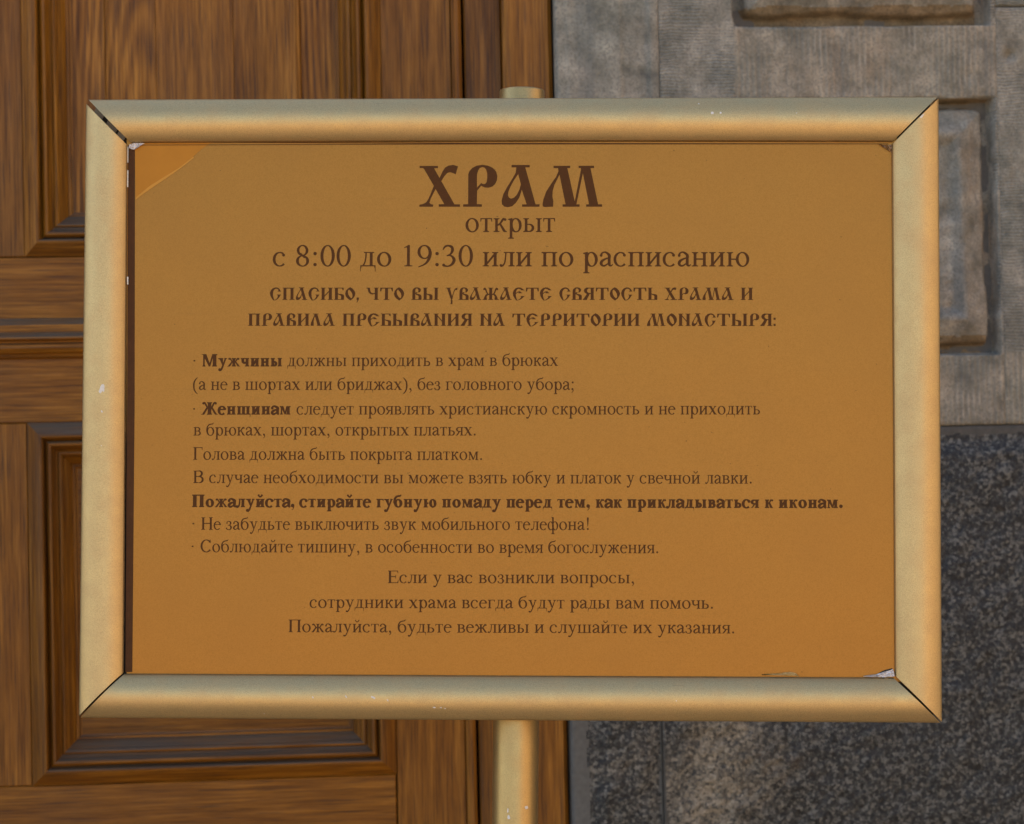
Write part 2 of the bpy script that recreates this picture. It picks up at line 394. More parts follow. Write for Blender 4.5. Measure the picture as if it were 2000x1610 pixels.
# level astragal across the lock rail
def ledge(x0, x1, pts, mat, parent):
    vs = []; fs = []
    for (z, h) in pts:
        vs += [(x0, WY - h, z), (x1, WY - h, z)]
    for i in range(len(pts) - 1): fs.append((2 * i + 1, 2 * i, 2 * i + 2, 2 * i + 3))
    n = len(pts); fs.append(tuple(range(0, 2 * n, 2))); fs.append(tuple(range(2 * n - 1, 0, -2)))
    return seed(build('ledge_moulding', vs, fs, mat, None))
zz = lambda py: wz(60, py)
LP = [(zz(622), -.001), (zz(624), .004), (zz(634), .0125), (zz(636.5), .0145), (zz(651), .0150), (zz(653), .018), (zz(661), .0255), (zz(664), .0262), (zz(667), .0230), (zz(668), .013), (zz(671), .0125), (zz(674), .0165), (zz(682), .0180), (zz(690), .0140), (zz(693), .008), (zz(699), .0065), (zz(703), -.001)]
parent_keep(ledge(xl - dx - .17, xR, LP, M['wdu'], None), door)
# bead on the closing edge of the leaf
E2 = wx(900, 60)
v, f = box(xR + .0005, E2, WY - .007, WY + .03, .01, z_top + .16, .004)
parent_keep(seed(build('closing_bead', v, f, M['wv'])), door)

# ------------------------------------------------------------------ oak door frame
fr = empty('door_frame', (wx(980, 0), WY, 0)); tag(fr, 'oak door frame strip between the panelled door and the grey stone', 'door frame')
x978, x1072 = wx(978, 60), wx(1074, 60)
top = z_top + .2
v, f = box(E2 + .0035, x978, WY - .004, WY + .05, 0, top, .002); parent_keep(seed(build('rebate_board', v, f, M['wd'])), fr)
v, f = box(x978 + .0005, x1072, WY - .020, WY + .05, 0, top, .005); parent_keep(seed(build('jamb_board', v, f, M['wv'])), fr)
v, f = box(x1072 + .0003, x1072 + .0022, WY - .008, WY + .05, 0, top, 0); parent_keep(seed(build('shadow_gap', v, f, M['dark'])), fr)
v, f = box(-1.6, xR, WY - .02, WY + .05, z_top + .163, top, .005); parent_keep(seed(build('head_board', v, f, M['wh'])), fr)

# ------------------------------------------------------------------ stone portal
por = empty('stone_portal', (wx(1500, 0), WY, 0)); tag(por, 'weathered grey limestone and dark granite door surround on the right', 'stone wall')
def field(name, x0, x1, z0, z1, off, hf, mat, step=.0022, back=.08, open_l=0, open_r=0):
    nx = max(2, int((x1 - x0) / step)); nz = max(2, int((z1 - z0) / step))
    X, Z = np.meshgrid(np.linspace(x0, x1, nx), np.linspace(z0, z1, nz))
    H = off + hf(X, Z)
    e = np.minimum(np.minimum(X - x0 + open_l, x1 - X + open_r), np.minimum(Z - z0, z1 - Z)) + .0015 * fbm(X * 60, Z * 60)
    H = H - .0022 * (1 - sstep(-.0005, .0035, e))           # worn arris
    V = np.stack([X, WY - H, Z], -1).reshape(-1, 3)
    idx = np.arange(nx * nz).reshape(nz, nx)
    F = np.stack([idx[:-1, :-1], idx[:-1, 1:], idx[1:, 1:], idx[1:, :-1]], -1).reshape(-1, 4)
    # skirt to the back
    ring = np.concatenate([idx[0, :], idx[1:, -1], idx[-1, -2::-1], idx[-2:0:-1, 0]])
    B = V[ring].copy(); B[:, 1] = WY + back
    r2 = len(V) + np.arange(len(ring)); rn = np.roll(ring, -1); r2n = np.roll(r2, -1)
    F = np.concatenate([F, np.stack([ring, r2, r2n, rn], -1)])
    V = np.concatenate([V, B])
    me = bpy.data.meshes.new(name)
    me.vertices.add(len(V)); me.vertices.foreach_set('co', V.astype(np.float32).ravel())
    me.loops.add(F.size); me.loops.foreach_set('vertex_index', F.astype(np.int32).ravel())
    me.polygons.add(len(F)); me.polygons.foreach_set('loop_start', np.arange(0, F.size, 4, dtype=np.int32)); me.polygons.foreach_set('loop_total', np.full(len(F), 4, dtype=np.int32))
    me.polygons.foreach_set('use_smooth', np.ones(len(F), bool))
    me.update(calc_edges=True); me.validate()
    if isinstance(mat, (list, tuple)):
        for mm in mat[0]: me.materials.append(mm)
        cx = V[F].mean(1); mi = mat[1](cx[:, 0], cx[:, 2]).astype(np.int32)
        me.polygons.foreach_set('material_index', mi)
    else: me.materials.append(mat)
    o = bpy.data.objects.new(name, me); COL.objects.link(o); seed(o); parent_keep(o, por); return o
XA = x1072 + .0026; XB = wx(1285, 60, .03)
ZJ = wz(1900, 830, .04)                        # joint between limestone and granite
ZTOP = top
rough_ = lambda X, Z: .0016 * fbm(X * 40, Z * 40) + .0012 * fbm(X * 9 + 3, Z * 9)
def reveal_h(X, Z):                            # flat smooth reveal with shallow fluted bands
    u = X - XA; W = XB - XA
    h = .0015 * sstep(.010, .016, u) - .003 * sstep(W * .62, W * .66, u) + .0062 * sstep(W * .88, W * .915, u) - .0020 * sstep(W * .975, W * .999, u)
    return h + .6 * rough_(X, Z * .3)
field('limestone_block', XA, XB, ZJ + .0, ZTOP, .034, reveal_h, M['st'], .0022, open_r=1)
# pilaster with two sunk panels
O2 = .038
xp1 = wx(1934, 40, O2); xp0 = wx(1432, 60, O2); zpU = wz(1650, 52, O2)
xq1 = wx(1948, 400, O2); zq1 = wz(1900, 190, O2); zq0 = wz(1900, 694, O2); xq0 = wx(1445, 400, O2)
XE = xq1 + .12
def sunk(X, Z, x0, x1, z0, z1, s=0.0, lo=.026):
    n1 = .0045 * fbm(X * 34 + s, Z * 34); n2 = .013 * fbm(X * 17 + s, Z * 17 + 4, 5)
    dr = np.minimum(np.minimum(X - x0, x1 - X), np.minimum(Z - z0, z1 - Z)) + n1
    rec = sstep(0, .0035, dr)
    g = .010 if s < 5 else .012
    bx0, bx1, bz0, bz1 = x0 + g, x1 - g, z0 + g * 1.1, z1 - g
    # distance to a rounded rectangle
    r = .012; qx = np.abs(X - (bx0 + bx1) / 2) - ((bx1 - bx0) / 2 - r); qz = np.abs(Z - (bz0 + bz1) / 2) - ((bz1 - bz0) / 2 - r)
    sd = np.minimum(np.maximum(qx, qz), 0) + np.hypot(np.maximum(qx, 0), np.maximum(qz, 0)) - r
    d = -sd + n2
    sharp = np.minimum(np.minimum(X - bx0, bx1 - X), np.minimum(Z - bz0, bz1 - Z)) + n2 * .6
    blk = .013 * sstep(0, .005, d) + (.020 * np.clip(sharp / .034, 0, 1) - .009 * sstep(.036, .052, sharp)) * (d > 0)
    edge = .0055 * fbm(X * 50 + s, Z * 50) * sstep(0, .01, d)
    return -lo * rec + blk * rec + edge
def pil_h(X, Z):
    h = rough_(X, Z)
    h = h + np.where(Z > zpU - .002, sunk(X, Z, xp0, xp1, zpU, zpU + .75, 9), 0)
    h = h + np.where((Z > zq0 - .004) & (Z < zq1 + .004), sunk(X, Z, xq0, xq1, zq0, zq1, 2), 0)
    # pits
    for (px, py, r, d) in ((1972, 108, .006, .008), (1895, 148, .011, .003), (1912, 205, .01, .003), (1858, 600, .006, .004)):
        cx, cz = wall(px, py, O2); h = h - d * np.exp(-((X - cx) ** 2 + (Z - cz) ** 2) / r ** 2)
    return h
zj2 = wz(1990, 13, O2)                         # bed joint seen at the top right
def pil_m(X, Z):                               # 0 combed level, 1 combed upright, 2 rough, 3 warm bounce painted on undersides
    wob = .004 * fbm(X * 30, Z * 30)
    x0 = np.where(Z > (zpU + zq1) / 2, xp0, xq0) + wob
    mid = (X > xp0 + wob) & (X < xq1 + .004)
    m = np.zeros(len(X), int)
    m[(Z < zpU) & (Z > zq1) & mid] = 1
    m[(Z < zq0 + .003)] = 1
    m[(Z > zpU) & (X > xp0) & (X < xp1)] = 2
    m[(Z < zq1) & (Z > zq0) & (X > xq0) & (X < xq1)] = 2
    wob2 = .010 * fbm(X * 22, Z * 22)  # brown bounce light painted along lower bevels and under upper lips
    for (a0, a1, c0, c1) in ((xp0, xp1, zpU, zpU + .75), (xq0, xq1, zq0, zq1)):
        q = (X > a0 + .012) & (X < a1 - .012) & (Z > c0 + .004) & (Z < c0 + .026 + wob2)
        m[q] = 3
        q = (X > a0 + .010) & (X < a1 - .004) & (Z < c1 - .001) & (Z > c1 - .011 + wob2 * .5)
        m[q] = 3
    return m
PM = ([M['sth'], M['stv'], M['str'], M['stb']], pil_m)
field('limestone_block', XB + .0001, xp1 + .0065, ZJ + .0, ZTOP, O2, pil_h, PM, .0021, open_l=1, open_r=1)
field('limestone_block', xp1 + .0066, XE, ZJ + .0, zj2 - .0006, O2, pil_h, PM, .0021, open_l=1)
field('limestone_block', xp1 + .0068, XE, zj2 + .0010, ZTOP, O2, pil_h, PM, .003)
field('limestone_block', XE + .0015, XE + .6, ZJ, ZTOP, O2 - .012, rough_, M['sth'], .006)
# granite plinth: rock faced, with dressed margins
XG = wx(1300, 1500, .05)
def rock(x0, x1, z1, mt, ml, mr, s):
    def h(X, Z):
        e = np.minimum(np.minimum((X - x0) - ml, (x1 - X) - mr), (z1 - Z) - mt) + .004 * fbm(X * 30 + s, Z * 30)
        k = sstep(0, .022, e)
        return k * (.006 + .020 * fbm(X * 7 + s, Z * 7 + 2, 5) + .006 * fbm(X * 60, Z * 60 + s, 3)) + .0008 * fbm(X * 60, Z * 60)
    return h
def gm_mask(x0, x1, z1, mt, ml, mr):
    def f(X, Z):
        e = np.minimum(np.minimum((X - x0) - ml, (x1 - X) - mr), (z1 - Z) - mt) + .006 * fbm(X * 40, Z * 40)
        return (e + .006 * fbm(X * 90, Z * 90) < 0).astype(int)
    return f
ZG = ZJ - .0005
field('granite_block', XA + .001, XG, .45, ZG, .030, rock(XA, XG, ZG, .012, .026, .001, 1), ([M['gr2'], M['gm']], gm_mask(XA, XG, ZG, .008, .022, .003)), .0026, open_r=1)
field('granite_block', XG + .0001, XE, .45, ZG, .036, rock(XG, XE, ZG, .016, .004, -1, 6), ([M['gr'], M['gm2']], gm_mask(XG, XE, ZG, .011, .002, -1)), .0023, open_l=1)
field('granite_block', XE + .0015, XE + .6, .45, ZG, .036, rock(XE, XE + .6, ZG, .016, -1, .01, 3), M['gr'], .006)
field('granite_block', XA + .001, XE + .6, 0, .4485, .05, rock(XA, XE + .6, .4485, .016, .02, .02, 8), M['gr'], .008)
v, f = box(XA, XE + .6, WY - .012, WY + .08, 0, ZTOP); o = build('mortar_bed', v, f, M['mort']); parent_keep(seed(o), por)

# ------------------------------------------------------------------ the sign on its stand
stand = empty('sign_stand', mat=SIGN_M)
tag(stand, 'gold painted metal stand with a framed brown notice in Cyrillic lettering', 'sign')
def sbuild(name, vs, fs, mat, parent=None, smooth=False):
    o = build(name, vs, fs, mat, None, smooth); o.parent = parent or stand; return seed(o)
# rails: outer a, outer b, inner a, inner b (photo pixels), convex section between the two lines
SHEET_H = -.0010
def rail_obj(oa, ob, ia, ib, H=.0095, n=28, L=40, back=-.012, bow=0.0, waist=.0):
    A, B, C_, D = [Vector((*sg(*p), 0)) for p in (oa, ob, ia, ib)]
    prof = []
    for i in range(n + 1):
        t = i / n
        s = 1 - abs(2 * t - 1) ** 2.1                     # shallow arch with a tight lip on the inside
        lip = min(1, (1 - t) / .10); lo = min(1, t / .03)
        prof.append((t, .0003 + (-.0003 + H * (.12 + .88 * s)) * (1 - (1 - lip) ** 2) ** .5 * (.75 + .25 * lo)))
    prof = [(0, back)] + prof + [(.985, -.0001), (.965, -.0006)]
    vs, fs = [], []
    m = len(prof)
    inward = ((C_ + D) / 2 - (A + B) / 2).normalized()
    for j in range(L + 1):
        u = j / L
        for (t, h) in prof:
            o = A.lerp(B, u); i_ = C_.lerp(D, u)
            p = o.lerp(i_, t) + inward * (bow * math.sin(math.pi * u) * t)
            h2 = h + .0004 * math.sin(u * 5 + t * 2) * (h > 0)
            vs.append((p.x, p.y, h2))
    for j in range(L):
        for k in range(m - 1):
            a = j * m + k
            fs.append((a, a + 1, a + m + 1, a + m))
    b0 = len(vs); vs += vs[:m]; vs += vs[L * m:L * m + m]
    fs.append(tuple(range(b0, b0 + m))[::-1]); fs.append(tuple(range(b0 + m, b0 + 2 * m)))
    me = sbuild('frame_rail', vs, fs, M['gold'], None, False)
    flags = [True] * (L * (m - 1)) + [False, False]
    for k in range(L): flags[k * (m - 1)] = False
    me.data.polygons.foreach_set('use_smooth', flags)
    # keep normals facing out
    import bmesh
    bm = bmesh.new(); bm.from_mesh(me.data); bmesh.ops.recalc_face_normals(bm, faces=bm.faces); bm.to_mesh(me.data); bm.free()
    return me
rT = rail_obj((173.5, 195.5), (1830.8, 190), (256.5, 279.5), (1743.0, 277.5), bow=-.0007)
rR = rail_obj((1832.6, 193.5), (1839.5, 1410.5), (1741.5, 283.5), (1747.5, 1319.5), H=.0100)
rB = rail_obj((157.5, 1401.7), (1836.6, 1411.7), (244, 1316), (1744, 1323.7), bow=0)
rL = rail_obj((168.8, 203.5), (154.5, 1398.6), (249.5, 284.5), (241.8, 1313.4))
# backing board with the ledge that shows in the open mitre
def plate(name, pts, z0, z1, mat, parent=None):
    n = len(pts); vs = [(x, y, z1) for x, y in pts] + [(x, y, z0) for x, y in pts]
    fs = [tuple(range(n)), tuple(range(2 * n - 1, n - 1, -1))] + [(i, i + n, (i + 1) % n + n, (i + 1) % n) for i in range(n)]
    return sbuild(name, vs, fs, mat, parent)
P_ = lambda L: [sg(*p) for p in L]
plate('backing_board', P_([(172, 1390), (1824, 1398), (1818, 202), (200, 208), (184, 222)]), -.0115, -.0040, M['dark'])
for i, (a, b) in enumerate(((0.15, .34), (.44, .66), (.70, .85))):      # corner clips behind the open joint
    q = lambda t, s: (172 + t * 82 + s * 7, 200 + t * 82 - s * 7)
    plate('corner_clip', P_([q(a + .03, -1), q(b + .03, -1), q(b - .03, 1.2), q(a - .03, 1.2)][::-1]), -.0040, -.0030 + .0002 * i, M['clip'])
sheet = plate('notice_sheet', P_([(247, 1326), (1760, 1332), (1752, 268), (247, 272)]), SHEET_H - .0012, SHEET_H, M['sheet'])
tag(sheet, 'gold brown printed notice sheet')
H1 = SHEET_H + .00012
def flat(name, pts, h, mat, parent=sheet):
    q = [sg(*p) for p in pts]
    ar = sum(q[i][0] * q[(i + 1) % len(q)][1] - q[(i + 1) % len(q)][0] * q[i][1] for i in range(len(q)))
    if ar < 0: q = q[::-1]
    return sbuild(name, [(x, y, h) for x, y in q], [tuple(range(len(q)))], mat, parent)
flat('edge_strip', [(250, 283), (263.3, 284), (262.5, 800), (258, 1313), (244.5, 1313), (247.5, 800)], H1, M['strip'])
flat('tape_corner', [(263, 280), (412, 278.5), (392, 292), (377, 306), (352, 326), (318, 347), (291, 364), (264.5, 386)], H1 + .00008, M['tape'])
flat('tape_crease', [(264.5, 386), (291, 364), (318, 347), (352, 326), (377, 306), (379, 308), (352, 329), (322, 350), (292, 370), (264.5, 390)], H1 + .0002, plain('amber_tape_edge', (.47, .21, .03), .5, .3, var=.1, spec=.2))
flat('print_line', [(263, 277.8), (1735, 280.5), (1735, 281.7), (900, 282.0), (263, 284.0), (263, 282.8), (900, 280.9)], H1 + .0003, M['strip'])

# torn film scraps
def scrap(pts, h, amp, mat, name='film_scrap', n=7):
    """quad strip (top edge pts, bottom edge pts) with crumpled heights"""
    A, B = pts; vs = []; fs = []; R = random.Random(len(A) * 7 + int(A[0][0]))
    def samp(L, u):
        k = u * (len(L) - 1); i = min(int(k), len(L) - 2); t = k - i
        return (L[i][0] + (L[i + 1][0] - L[i][0]) * t, L[i][1] + (L[i + 1][1] - L[i][1]) * t)
    nu = 14
    for i in range(nu + 1):
        a = samp(A, i / nu); b = samp(B, i / nu)
        for j in range(n + 1):
            t = j / n; x, y = sg(a[0] + (b[0] - a[0]) * t, a[1] + (b[1] - a[1]) * t)
            vs.append((x, y, h + R.random() * amp))
    for i in range(nu):
        for j in range(n):
            a = i * (n + 1) + j; fs.append((a, a + 1, a + n + 2, a + n + 1))
    return sbuild(name, vs, fs, mat, sheet)
hf = H1 + .0004
scrap(([(252, 283), (262, 280), (283, 280)], [(252, 290), (262, 293), (266, 291)]), hf, .0022, M['film'])
scrap(([(1715, 281), (1728, 284), (1742, 283)], [(1716, 282), (1732, 292), (1741, 298)]), hf, .0022, plain('brown_film', (.22, .12, .05), .2, var=.6, scale=400, spec=.8))
scrap(([(1488, 1317.5), (1525, 1315), (1543, 1312.8), (1554, 1314.5), (1560, 1320)], [(1488, 1319), (1525, 1319), (1543, 1320), (1554, 1320), (1560, 1322)]), hf, .0012, plain('yellowed_film', (.40, .27, .10), .2, var=.5, scale=300, spec=.8))
scrap(([(1686, 1320.5), (1712, 1317), (1730, 1311.5), (1744, 1307)], [(1686, 1322), (1712, 1322.5), (1730, 1323), (1747, 1321)]), hf, .0025, M['film'])
flat('torn_hole', [(1714, 1316), (1728, 1309), (1743, 1305.5), (1744, 1309), (1730, 1313)], H1 + .0002, M['dark'])

# pole, its open top, and the weighted base
def lathe_local(cx, cz, r, y0, y1, name, mat, n=48, rin=None, skew=0.0):
    vs, fs = [], []
    ring = [(y0, r), (y1 - .0012, r), (y1, r - .0004), (y1, r - .0022), (y1 - .02, r - .0024)]
    for (y, rr) in ring:
        for k in range(n):
            a = 2 * math.pi * k / n; vs.append((cx + skew * (y - y1) + rr * math.sin(a), y, cz + rr * math.cos(a)))
    for i in range(len(ring) - 1):
        for k in range(n):
            b = (k + 1) % n; fs.append((i * n + k, (i + 1) * n + k, (i + 1) * n + b, i * n + b))
    return sbuild(name, vs, fs, mat, None, True)
ZP = -.031
cxT = sg(1019.5, 172, ZP)[0]; cyT = sg(1019.5, 171.5, ZP + .019)[1]; cxB, cyB = sg(1006, 1600, ZP)
rp = (sg(1063.5, 180, ZP)[0] - sg(975.5, 180, ZP)[0]) / 2
y_floor = -(SIGN_O.z) / (SIGN_R @ Vector((0, 1, 0))).z
pole = lathe_local(cxT, ZP, rp, y_floor + .02, cyT + .001, 'pole', M['gold_pole'] if 'gold_pole' in M else gold('gold_paint_smooth', .39, (.46, .305, .118)), skew=(cxT - cxB) / (cyT - cyB))
bx = cxT + (cxT - cxB) / (cyT - cyB) * (y_floor - cyT)
vs, fs = [], []
ringb = [(y_floor + .002, .19), (y_floor + .012, .19), (y_floor + .018, .182), (y_floor + .030, .05), (y_floor + .034, .0)]
for (y, rr) in ringb:
    for k in range(64):
        a = 2 * math.pi * k / 64; vs.append((bx + rr * math.sin(a), y, ZP + rr * math.cos(a)))
for i in range(len(ringb) - 1):
    for k in range(64):
        b = (k + 1) % 64; fs.append((i * 64 + k, (i + 1) * 64 + k, (i + 1) * 64 + b, i * 64 + b))
sbuild('base_disc', vs, fs, M['gold'], None, True)
v, f = box(cxT - .03, cxT + .03, -.12, .12, -.0135, -.0118); sbuild('mounting_bracket', v, f, M['clip'])

# chips in the gold paint
def rail_h(px, py, r):                          # height of the rail's surface under a photo point
    x, y = sg(px, py, .007)
    return x, y
def chip(pts, rail_o, h=None):
    from mathutils.bvhtree import BVHTree
    key = rail_o.name
    if key not in BV:
        BV[key] = BVHTree.FromPolygons([v.co.copy() for v in rail_o.data.vertices], [tuple(p.vertices) for p in rail_o.data.polygons])
    vs = []
    for (px, py) in pts:
        d = SIGN_R.transposed() @ ray(px, py); o = SIGN_R.transposed() @ (CAM - SIGN_O)
        hit = BV[key].ray_cast(o, d.normalized())
        if hit[0] is None: return None
        vs.append(tuple(hit[0] + hit[1] * (.00012 if hit[1].z > 0 else -.00012)))
    n = len(vs); c = tuple(sum(v[k] for v in vs) / n for k in range(3)); c = (c[0], c[1], c[2] + .00025)
    return sbuild('paint_chip', vs + [c], [((i + 1) % n, i, n) for i in range(n)], M['chip'], rail_o)
BV = {}
def blot(cx, cy, rx, ry, rot, n=9, s=0):
    R = random.Random(int(cx * 13 + cy * 7 + s)); out = []
    for k in range(n):
        a = 2 * math.pi * k / n; r = R.uniform(.55, 1.1)
        x, y = rx * r * math.cos(a), ry * r * math.sin(a); c, q = math.cos(RAD(rot)), math.sin(RAD(rot))
        out.append((cx + x * c - y * q, cy + x * q + y * c))
    return out
for a in ((199, 757, 5.5, 7, 20), (196, 765, 3.5, 5, 40), (202, 762, 3.5, 4, 0), (199, 804, 2, 3.5, -30), (198, 871, 1, 1.2, 0)): chip(blot(*a), rL)
for a in ((1391, 221, 3, 3.6, 0), (1407.5, 220.5, 2.6, 2.2, -30), (1365, 203, 1.8, 1.2, 0), (1556, 221, 1.2, 1.2, 0)): chip(blot(*a), rT)
for a in ((611, 1362, 1.4, 3.2, -35), (676, 1361, 1.5, 3.6, -30), (729, 1362.5, 5.5, 2.4, 30), (757, 1368, 1.2, 3, -40), (848, 1382, 3.8, 1.8, 0), (861, 1382.5, 2.6, 1.3, 0), (869, 1384, 2.2, 1.2, 20), (1321, 1369, 1.4, 1.6, 0), (516, 1394, 1, 1.2, 0)): chip(blot(*a), rB)
chip([(1831.5, 196), (1831.6, 201.5), (1825.5, 200)], rR)
chip([(1797, 228.5), (1802, 224), (1806, 222), (1801, 230), (1797, 231)], rR); chip([(1806, 218), (1810, 216), (1808, 221)], rR)
for (y0, y1) in ((287, 318), (333, 366), (541, 556)):
    fl = sbuild('bare_edge', [(*sg(248.2, y0), .0007), (*sg(250.8, y0), .0003), (*sg(250.6, y1), .0003), (*sg(248.8, y1), .0007)], [(3, 2, 1, 0)], M['chip'], rL)
for (x, y, rx, ry) in ((992, 1535, 2.2, 3), (993, 1545, 1.6, 3), (994, 1595, 4.2, 5)):
    pass
def polechip(a):
    from mathutils.bvhtree import BVHTree
    if 'p' not in BV: BV['p'] = BVHTree.FromPolygons([v.co.copy() for v in pole.data.vertices], [tuple(p.vertices) for p in pole.data.polygons])
    vs = []
    for (px, py) in blot(*a):
        d = SIGN_R.transposed() @ ray(px, py); o = SIGN_R.transposed() @ (CAM - SIGN_O)
        hit = BV['p'].ray_cast(o, d.normalized())
        if hit[0] is None: return
        vs.append(tuple(hit[0] + Vector((0, 0, .0002))))
    sbuild('paint_chip', vs, [tuple(range(len(vs)))[::-1]], M['chip'], pole)
polechip((992, 1583, 1.6, 5, 5)); polechip((993.5, 1597, 4, 5, 0)); polechip((1028, 1577, 4, 4, 30))

# ------------------------------------------------------------------ lettering: own drawn serif and old Slavonic outlines
def ribbon(pts, n=7):
    """pts (x, y, width): smooth variable width stroke -> one contour"""
    P = [pts[0]] + list(pts) + [pts[-1]]; s = []
    for i in range(1, len(P) - 2):
        for k in range(n):
            t = k / n
            s.append([.5 * (2 * P[i][j] + (P[i + 1][j] - P[i - 1][j]) * t + (2 * P[i - 1][j] - 5 * P[i][j] + 4 * P[i + 1][j] - P[i + 2][j]) * t * t + (3 * P[i][j] - P[i - 1][j] - 3 * P[i + 1][j] + P[i + 2][j]) * t ** 3) for j in range(3)])
    s.append(list(pts[-1])); L, R = [], []
    for i, (x, y, wd) in enumerate(s):
        a = s[max(0, i - 1)]; b = s[min(len(s) - 1, i + 1)]
        dx, dy = b[0] - a[0], b[1] - a[1]; q = math.hypot(dx, dy) or 1
        nx, ny = -dy / q, dx / q; h = max(wd, 1) / 2
        L.append((x + nx * h, y + ny * h)); R.append((x - nx * h, y - ny * h))
    return [L + R[::-1]]
def ell(cx, cy, rx, ry, n=24, tilt=0.0):
    c, s = math.cos(tilt), math.sin(tilt)
    return [(cx + rx * math.cos(2 * math.pi * k / n) * c - ry * math.sin(2 * math.pi * k / n) * s, cy + rx * math.cos(2 * math.pi * k / n) * s + ry * math.sin(2 * math.pi * k / n) * c) for k in range(n)]
def ring(cx, cy, rx, ry, sx, sy, tilt=.10):
    return [ell(cx, cy, rx, ry), ell(cx, cy, rx - sx, ry - sy, tilt=tilt)[::-1]]
def poly(*p): return [list(p)]
def seg(x0, y0, x1, y1, wd):                    # straight bar of level-cut ends
    return poly((x0 - wd / 2, y0), (x0 + wd / 2, y0), (x1 + wd / 2, y1), (x1 - wd / 2, y1))
def bar(x0, x1, y, t): return poly((x0, y - t / 2), (x1, y - t / 2), (x1, y + t / 2), (x0, y + t / 2))
def make_font(S, T, ST, X=450, CS=None, wk=1.0):
    CS = CS or S * 1.28
    G = {}
    e = 55 if wk == 1.0 else 42
    def ser(xa, xb, y, up, l=None, r=None):
        l = e if l is None else l; r = e if r is None else r; d = 1 if up else -1
        return poly((xa - l, y), (xb + r, y), (xb + r, y + d * ST), (xb + (14 if r else 0), y + d * (ST + 8)), (xb, y + d * (ST + 34)), (xa, y + d * (ST + 34)), (xa - (14 if l else 0), y + d * (ST + 8)), (xa - l, y + d * ST))
    def stem(x, y0=0, y1=None, s=None, b=(None, None), t=(None, None)):
        y1 = X if y1 is None else y1; s = s or S
        o = [poly((x, y0), (x + s, y0), (x + s, y1), (x, y1))]
        if b is not None: o.append(ser(x, x + s, y0, True, *b))
        if t is not None: o.append(ser(x, x + s, y1, False, *t))
        return o
    def arc(cx, cy, rx, ry, a0, a1, wt, wn, n=16):
        pts = []
        for i in range(n + 1):
            a = RAD(a0 + (a1 - a0) * i / n); wd = wn + (wt - wn) * abs(math.cos(a)) ** 1.4
            pts.append((cx + rx * math.cos(a), cy + ry * math.sin(a), wd))
        return ribbon(pts, 1)
    def ball(x, y, r=None): return [ell(x, y, r or (S * .52), r or (S * .52), 14)]
    L = 80                                      # left stem position
    def g(ch, adv, *parts):
        sh = []
        for p in parts:
            if p and isinstance(p[0], list) and p[0] and isinstance(p[0][0], list): sh += p      # list of shapes
            else: sh.append(p)
        G[ch] = (adv * wk if wk == 1.0 else adv, sh)
    W = (lambda a: a * wk)
    def rs(a): return W(a) - L - S              # right stem position
    # lowercase
    a = W(535); r = rs(535)
    g('п', a, stem(L), stem(r), bar(L - 50, r + S + 50, X - ST / 2, ST * 1.25))
    g('н', a, stem(L), stem(r), bar(L, r + S, 232, T * 1.15))
    dia = seg(L + S * .6, 55, r + S * .4, X - 55, T * 1.9)
    g('и', a, stem(L), stem(r), dia)
    brv = [arc(a / 2, 640, 88, 82, 185, 355, T * .8, S * .62)] + [ball(a / 2 - 88, 632, S * .36)] + [ball(a / 2 + 88, 632, S * .36)]
    g('й', a, stem(L), stem(r), dia, *brv)
    a = W(770); r = rs(770); m_ = (L + r) / 2
    g('ш', a, stem(L), stem(m_), stem(r), bar(L, r + S, ST * .6, ST * 1.2))
    g('щ', a, stem(L), stem(m_), stem(r), bar(L, r + S + 50, ST * .6, ST * 1.2), poly((a - 44, ST), (a - 14, ST), (a - 18, -70), (a - 34, -150), (a - 50, -150), (a - 48, -60)))
    a = W(437); c = (a - S) / 2
    g('т', a, stem(c, t=None), bar(22, a - 22, X - ST / 2, ST * 1.2), poly((22, X), (60, X), (62, X - 45), (38, X - 118), (22, X - 118)), poly((a - 22, X), (a - 60, X), (a - 62, X - 45), (a - 38, X - 118), (a - 22, X - 118)))
    a = W(410)
    g('г', a, stem(L), bar(L - 50, a - 14, X - ST / 2, ST * 1.2), poly((a - 14, X), (a - 75, X), (a - 66, X - 50), (a - 32, X - 118), (a - 14, X - 118)))
    a = W(499); r = W(499) - 72 - S
    leg = ribbon([(205, X - 10, T * 1.1), (198, 300, T * 1.15), (175, 130, T * 1.2), (130, 45, T * 1.3), (80, 14, T * 1.5), (40, 16, T * 1.4)])
    g('л', a, stem(r), bar(140, r + S + 45, X - ST / 2, ST * 1.2), leg, ball(50, 34, S * .46))
    a = W(509); r = a - 108 - S
    g('д', a, poly((r, 0), (r + S, 0), (r + S, X), (r, X)), bar(130, r + S + 48, X - ST / 2, ST * 1.2), ribbon([(196, X - 10, T * 1.1), (190, 280, T * 1.15), (160, 130, T * 1.2), (105, 15, T * 1.3)]), bar(18, a - 18, ST * .6, ST * 1.35),
      poly((18, ST), (62, ST), (52, -40), (36, -75), (32, -160), (14, -160)), poly((a - 18, ST), (a - 62, ST), (a - 52, -40), (a - 36, -75), (a - 32, -160), (a - 14, -160)))
    a = W(633); r = rs(633)
    g('м', a, stem(L + 8, s=T * 1.1, t=None), ser(L - 20, L + T, X, False, 30, 10), poly((L - 20, X), (L + S * .95, X), (a / 2 + 30, 70), (a / 2 - 4, 6), (a / 2 - 28, 6)), seg(a / 2 + 2, 15, r + 12, X, T * 1.2), stem(r, t=(0, 52)))
    a = W(486)
    ax = (S - 88) * .45; Ta = min(T, 44); arm = ribbon([(L + S * .7, 222, Ta * 1.4), (230 + ax, 258, Ta * 1.6), (290 + ax, 340, Ta * 1.7), (345 + ax * .8, 412, Ta * 2), (392 + ax * .6, 428, Ta * 2)])
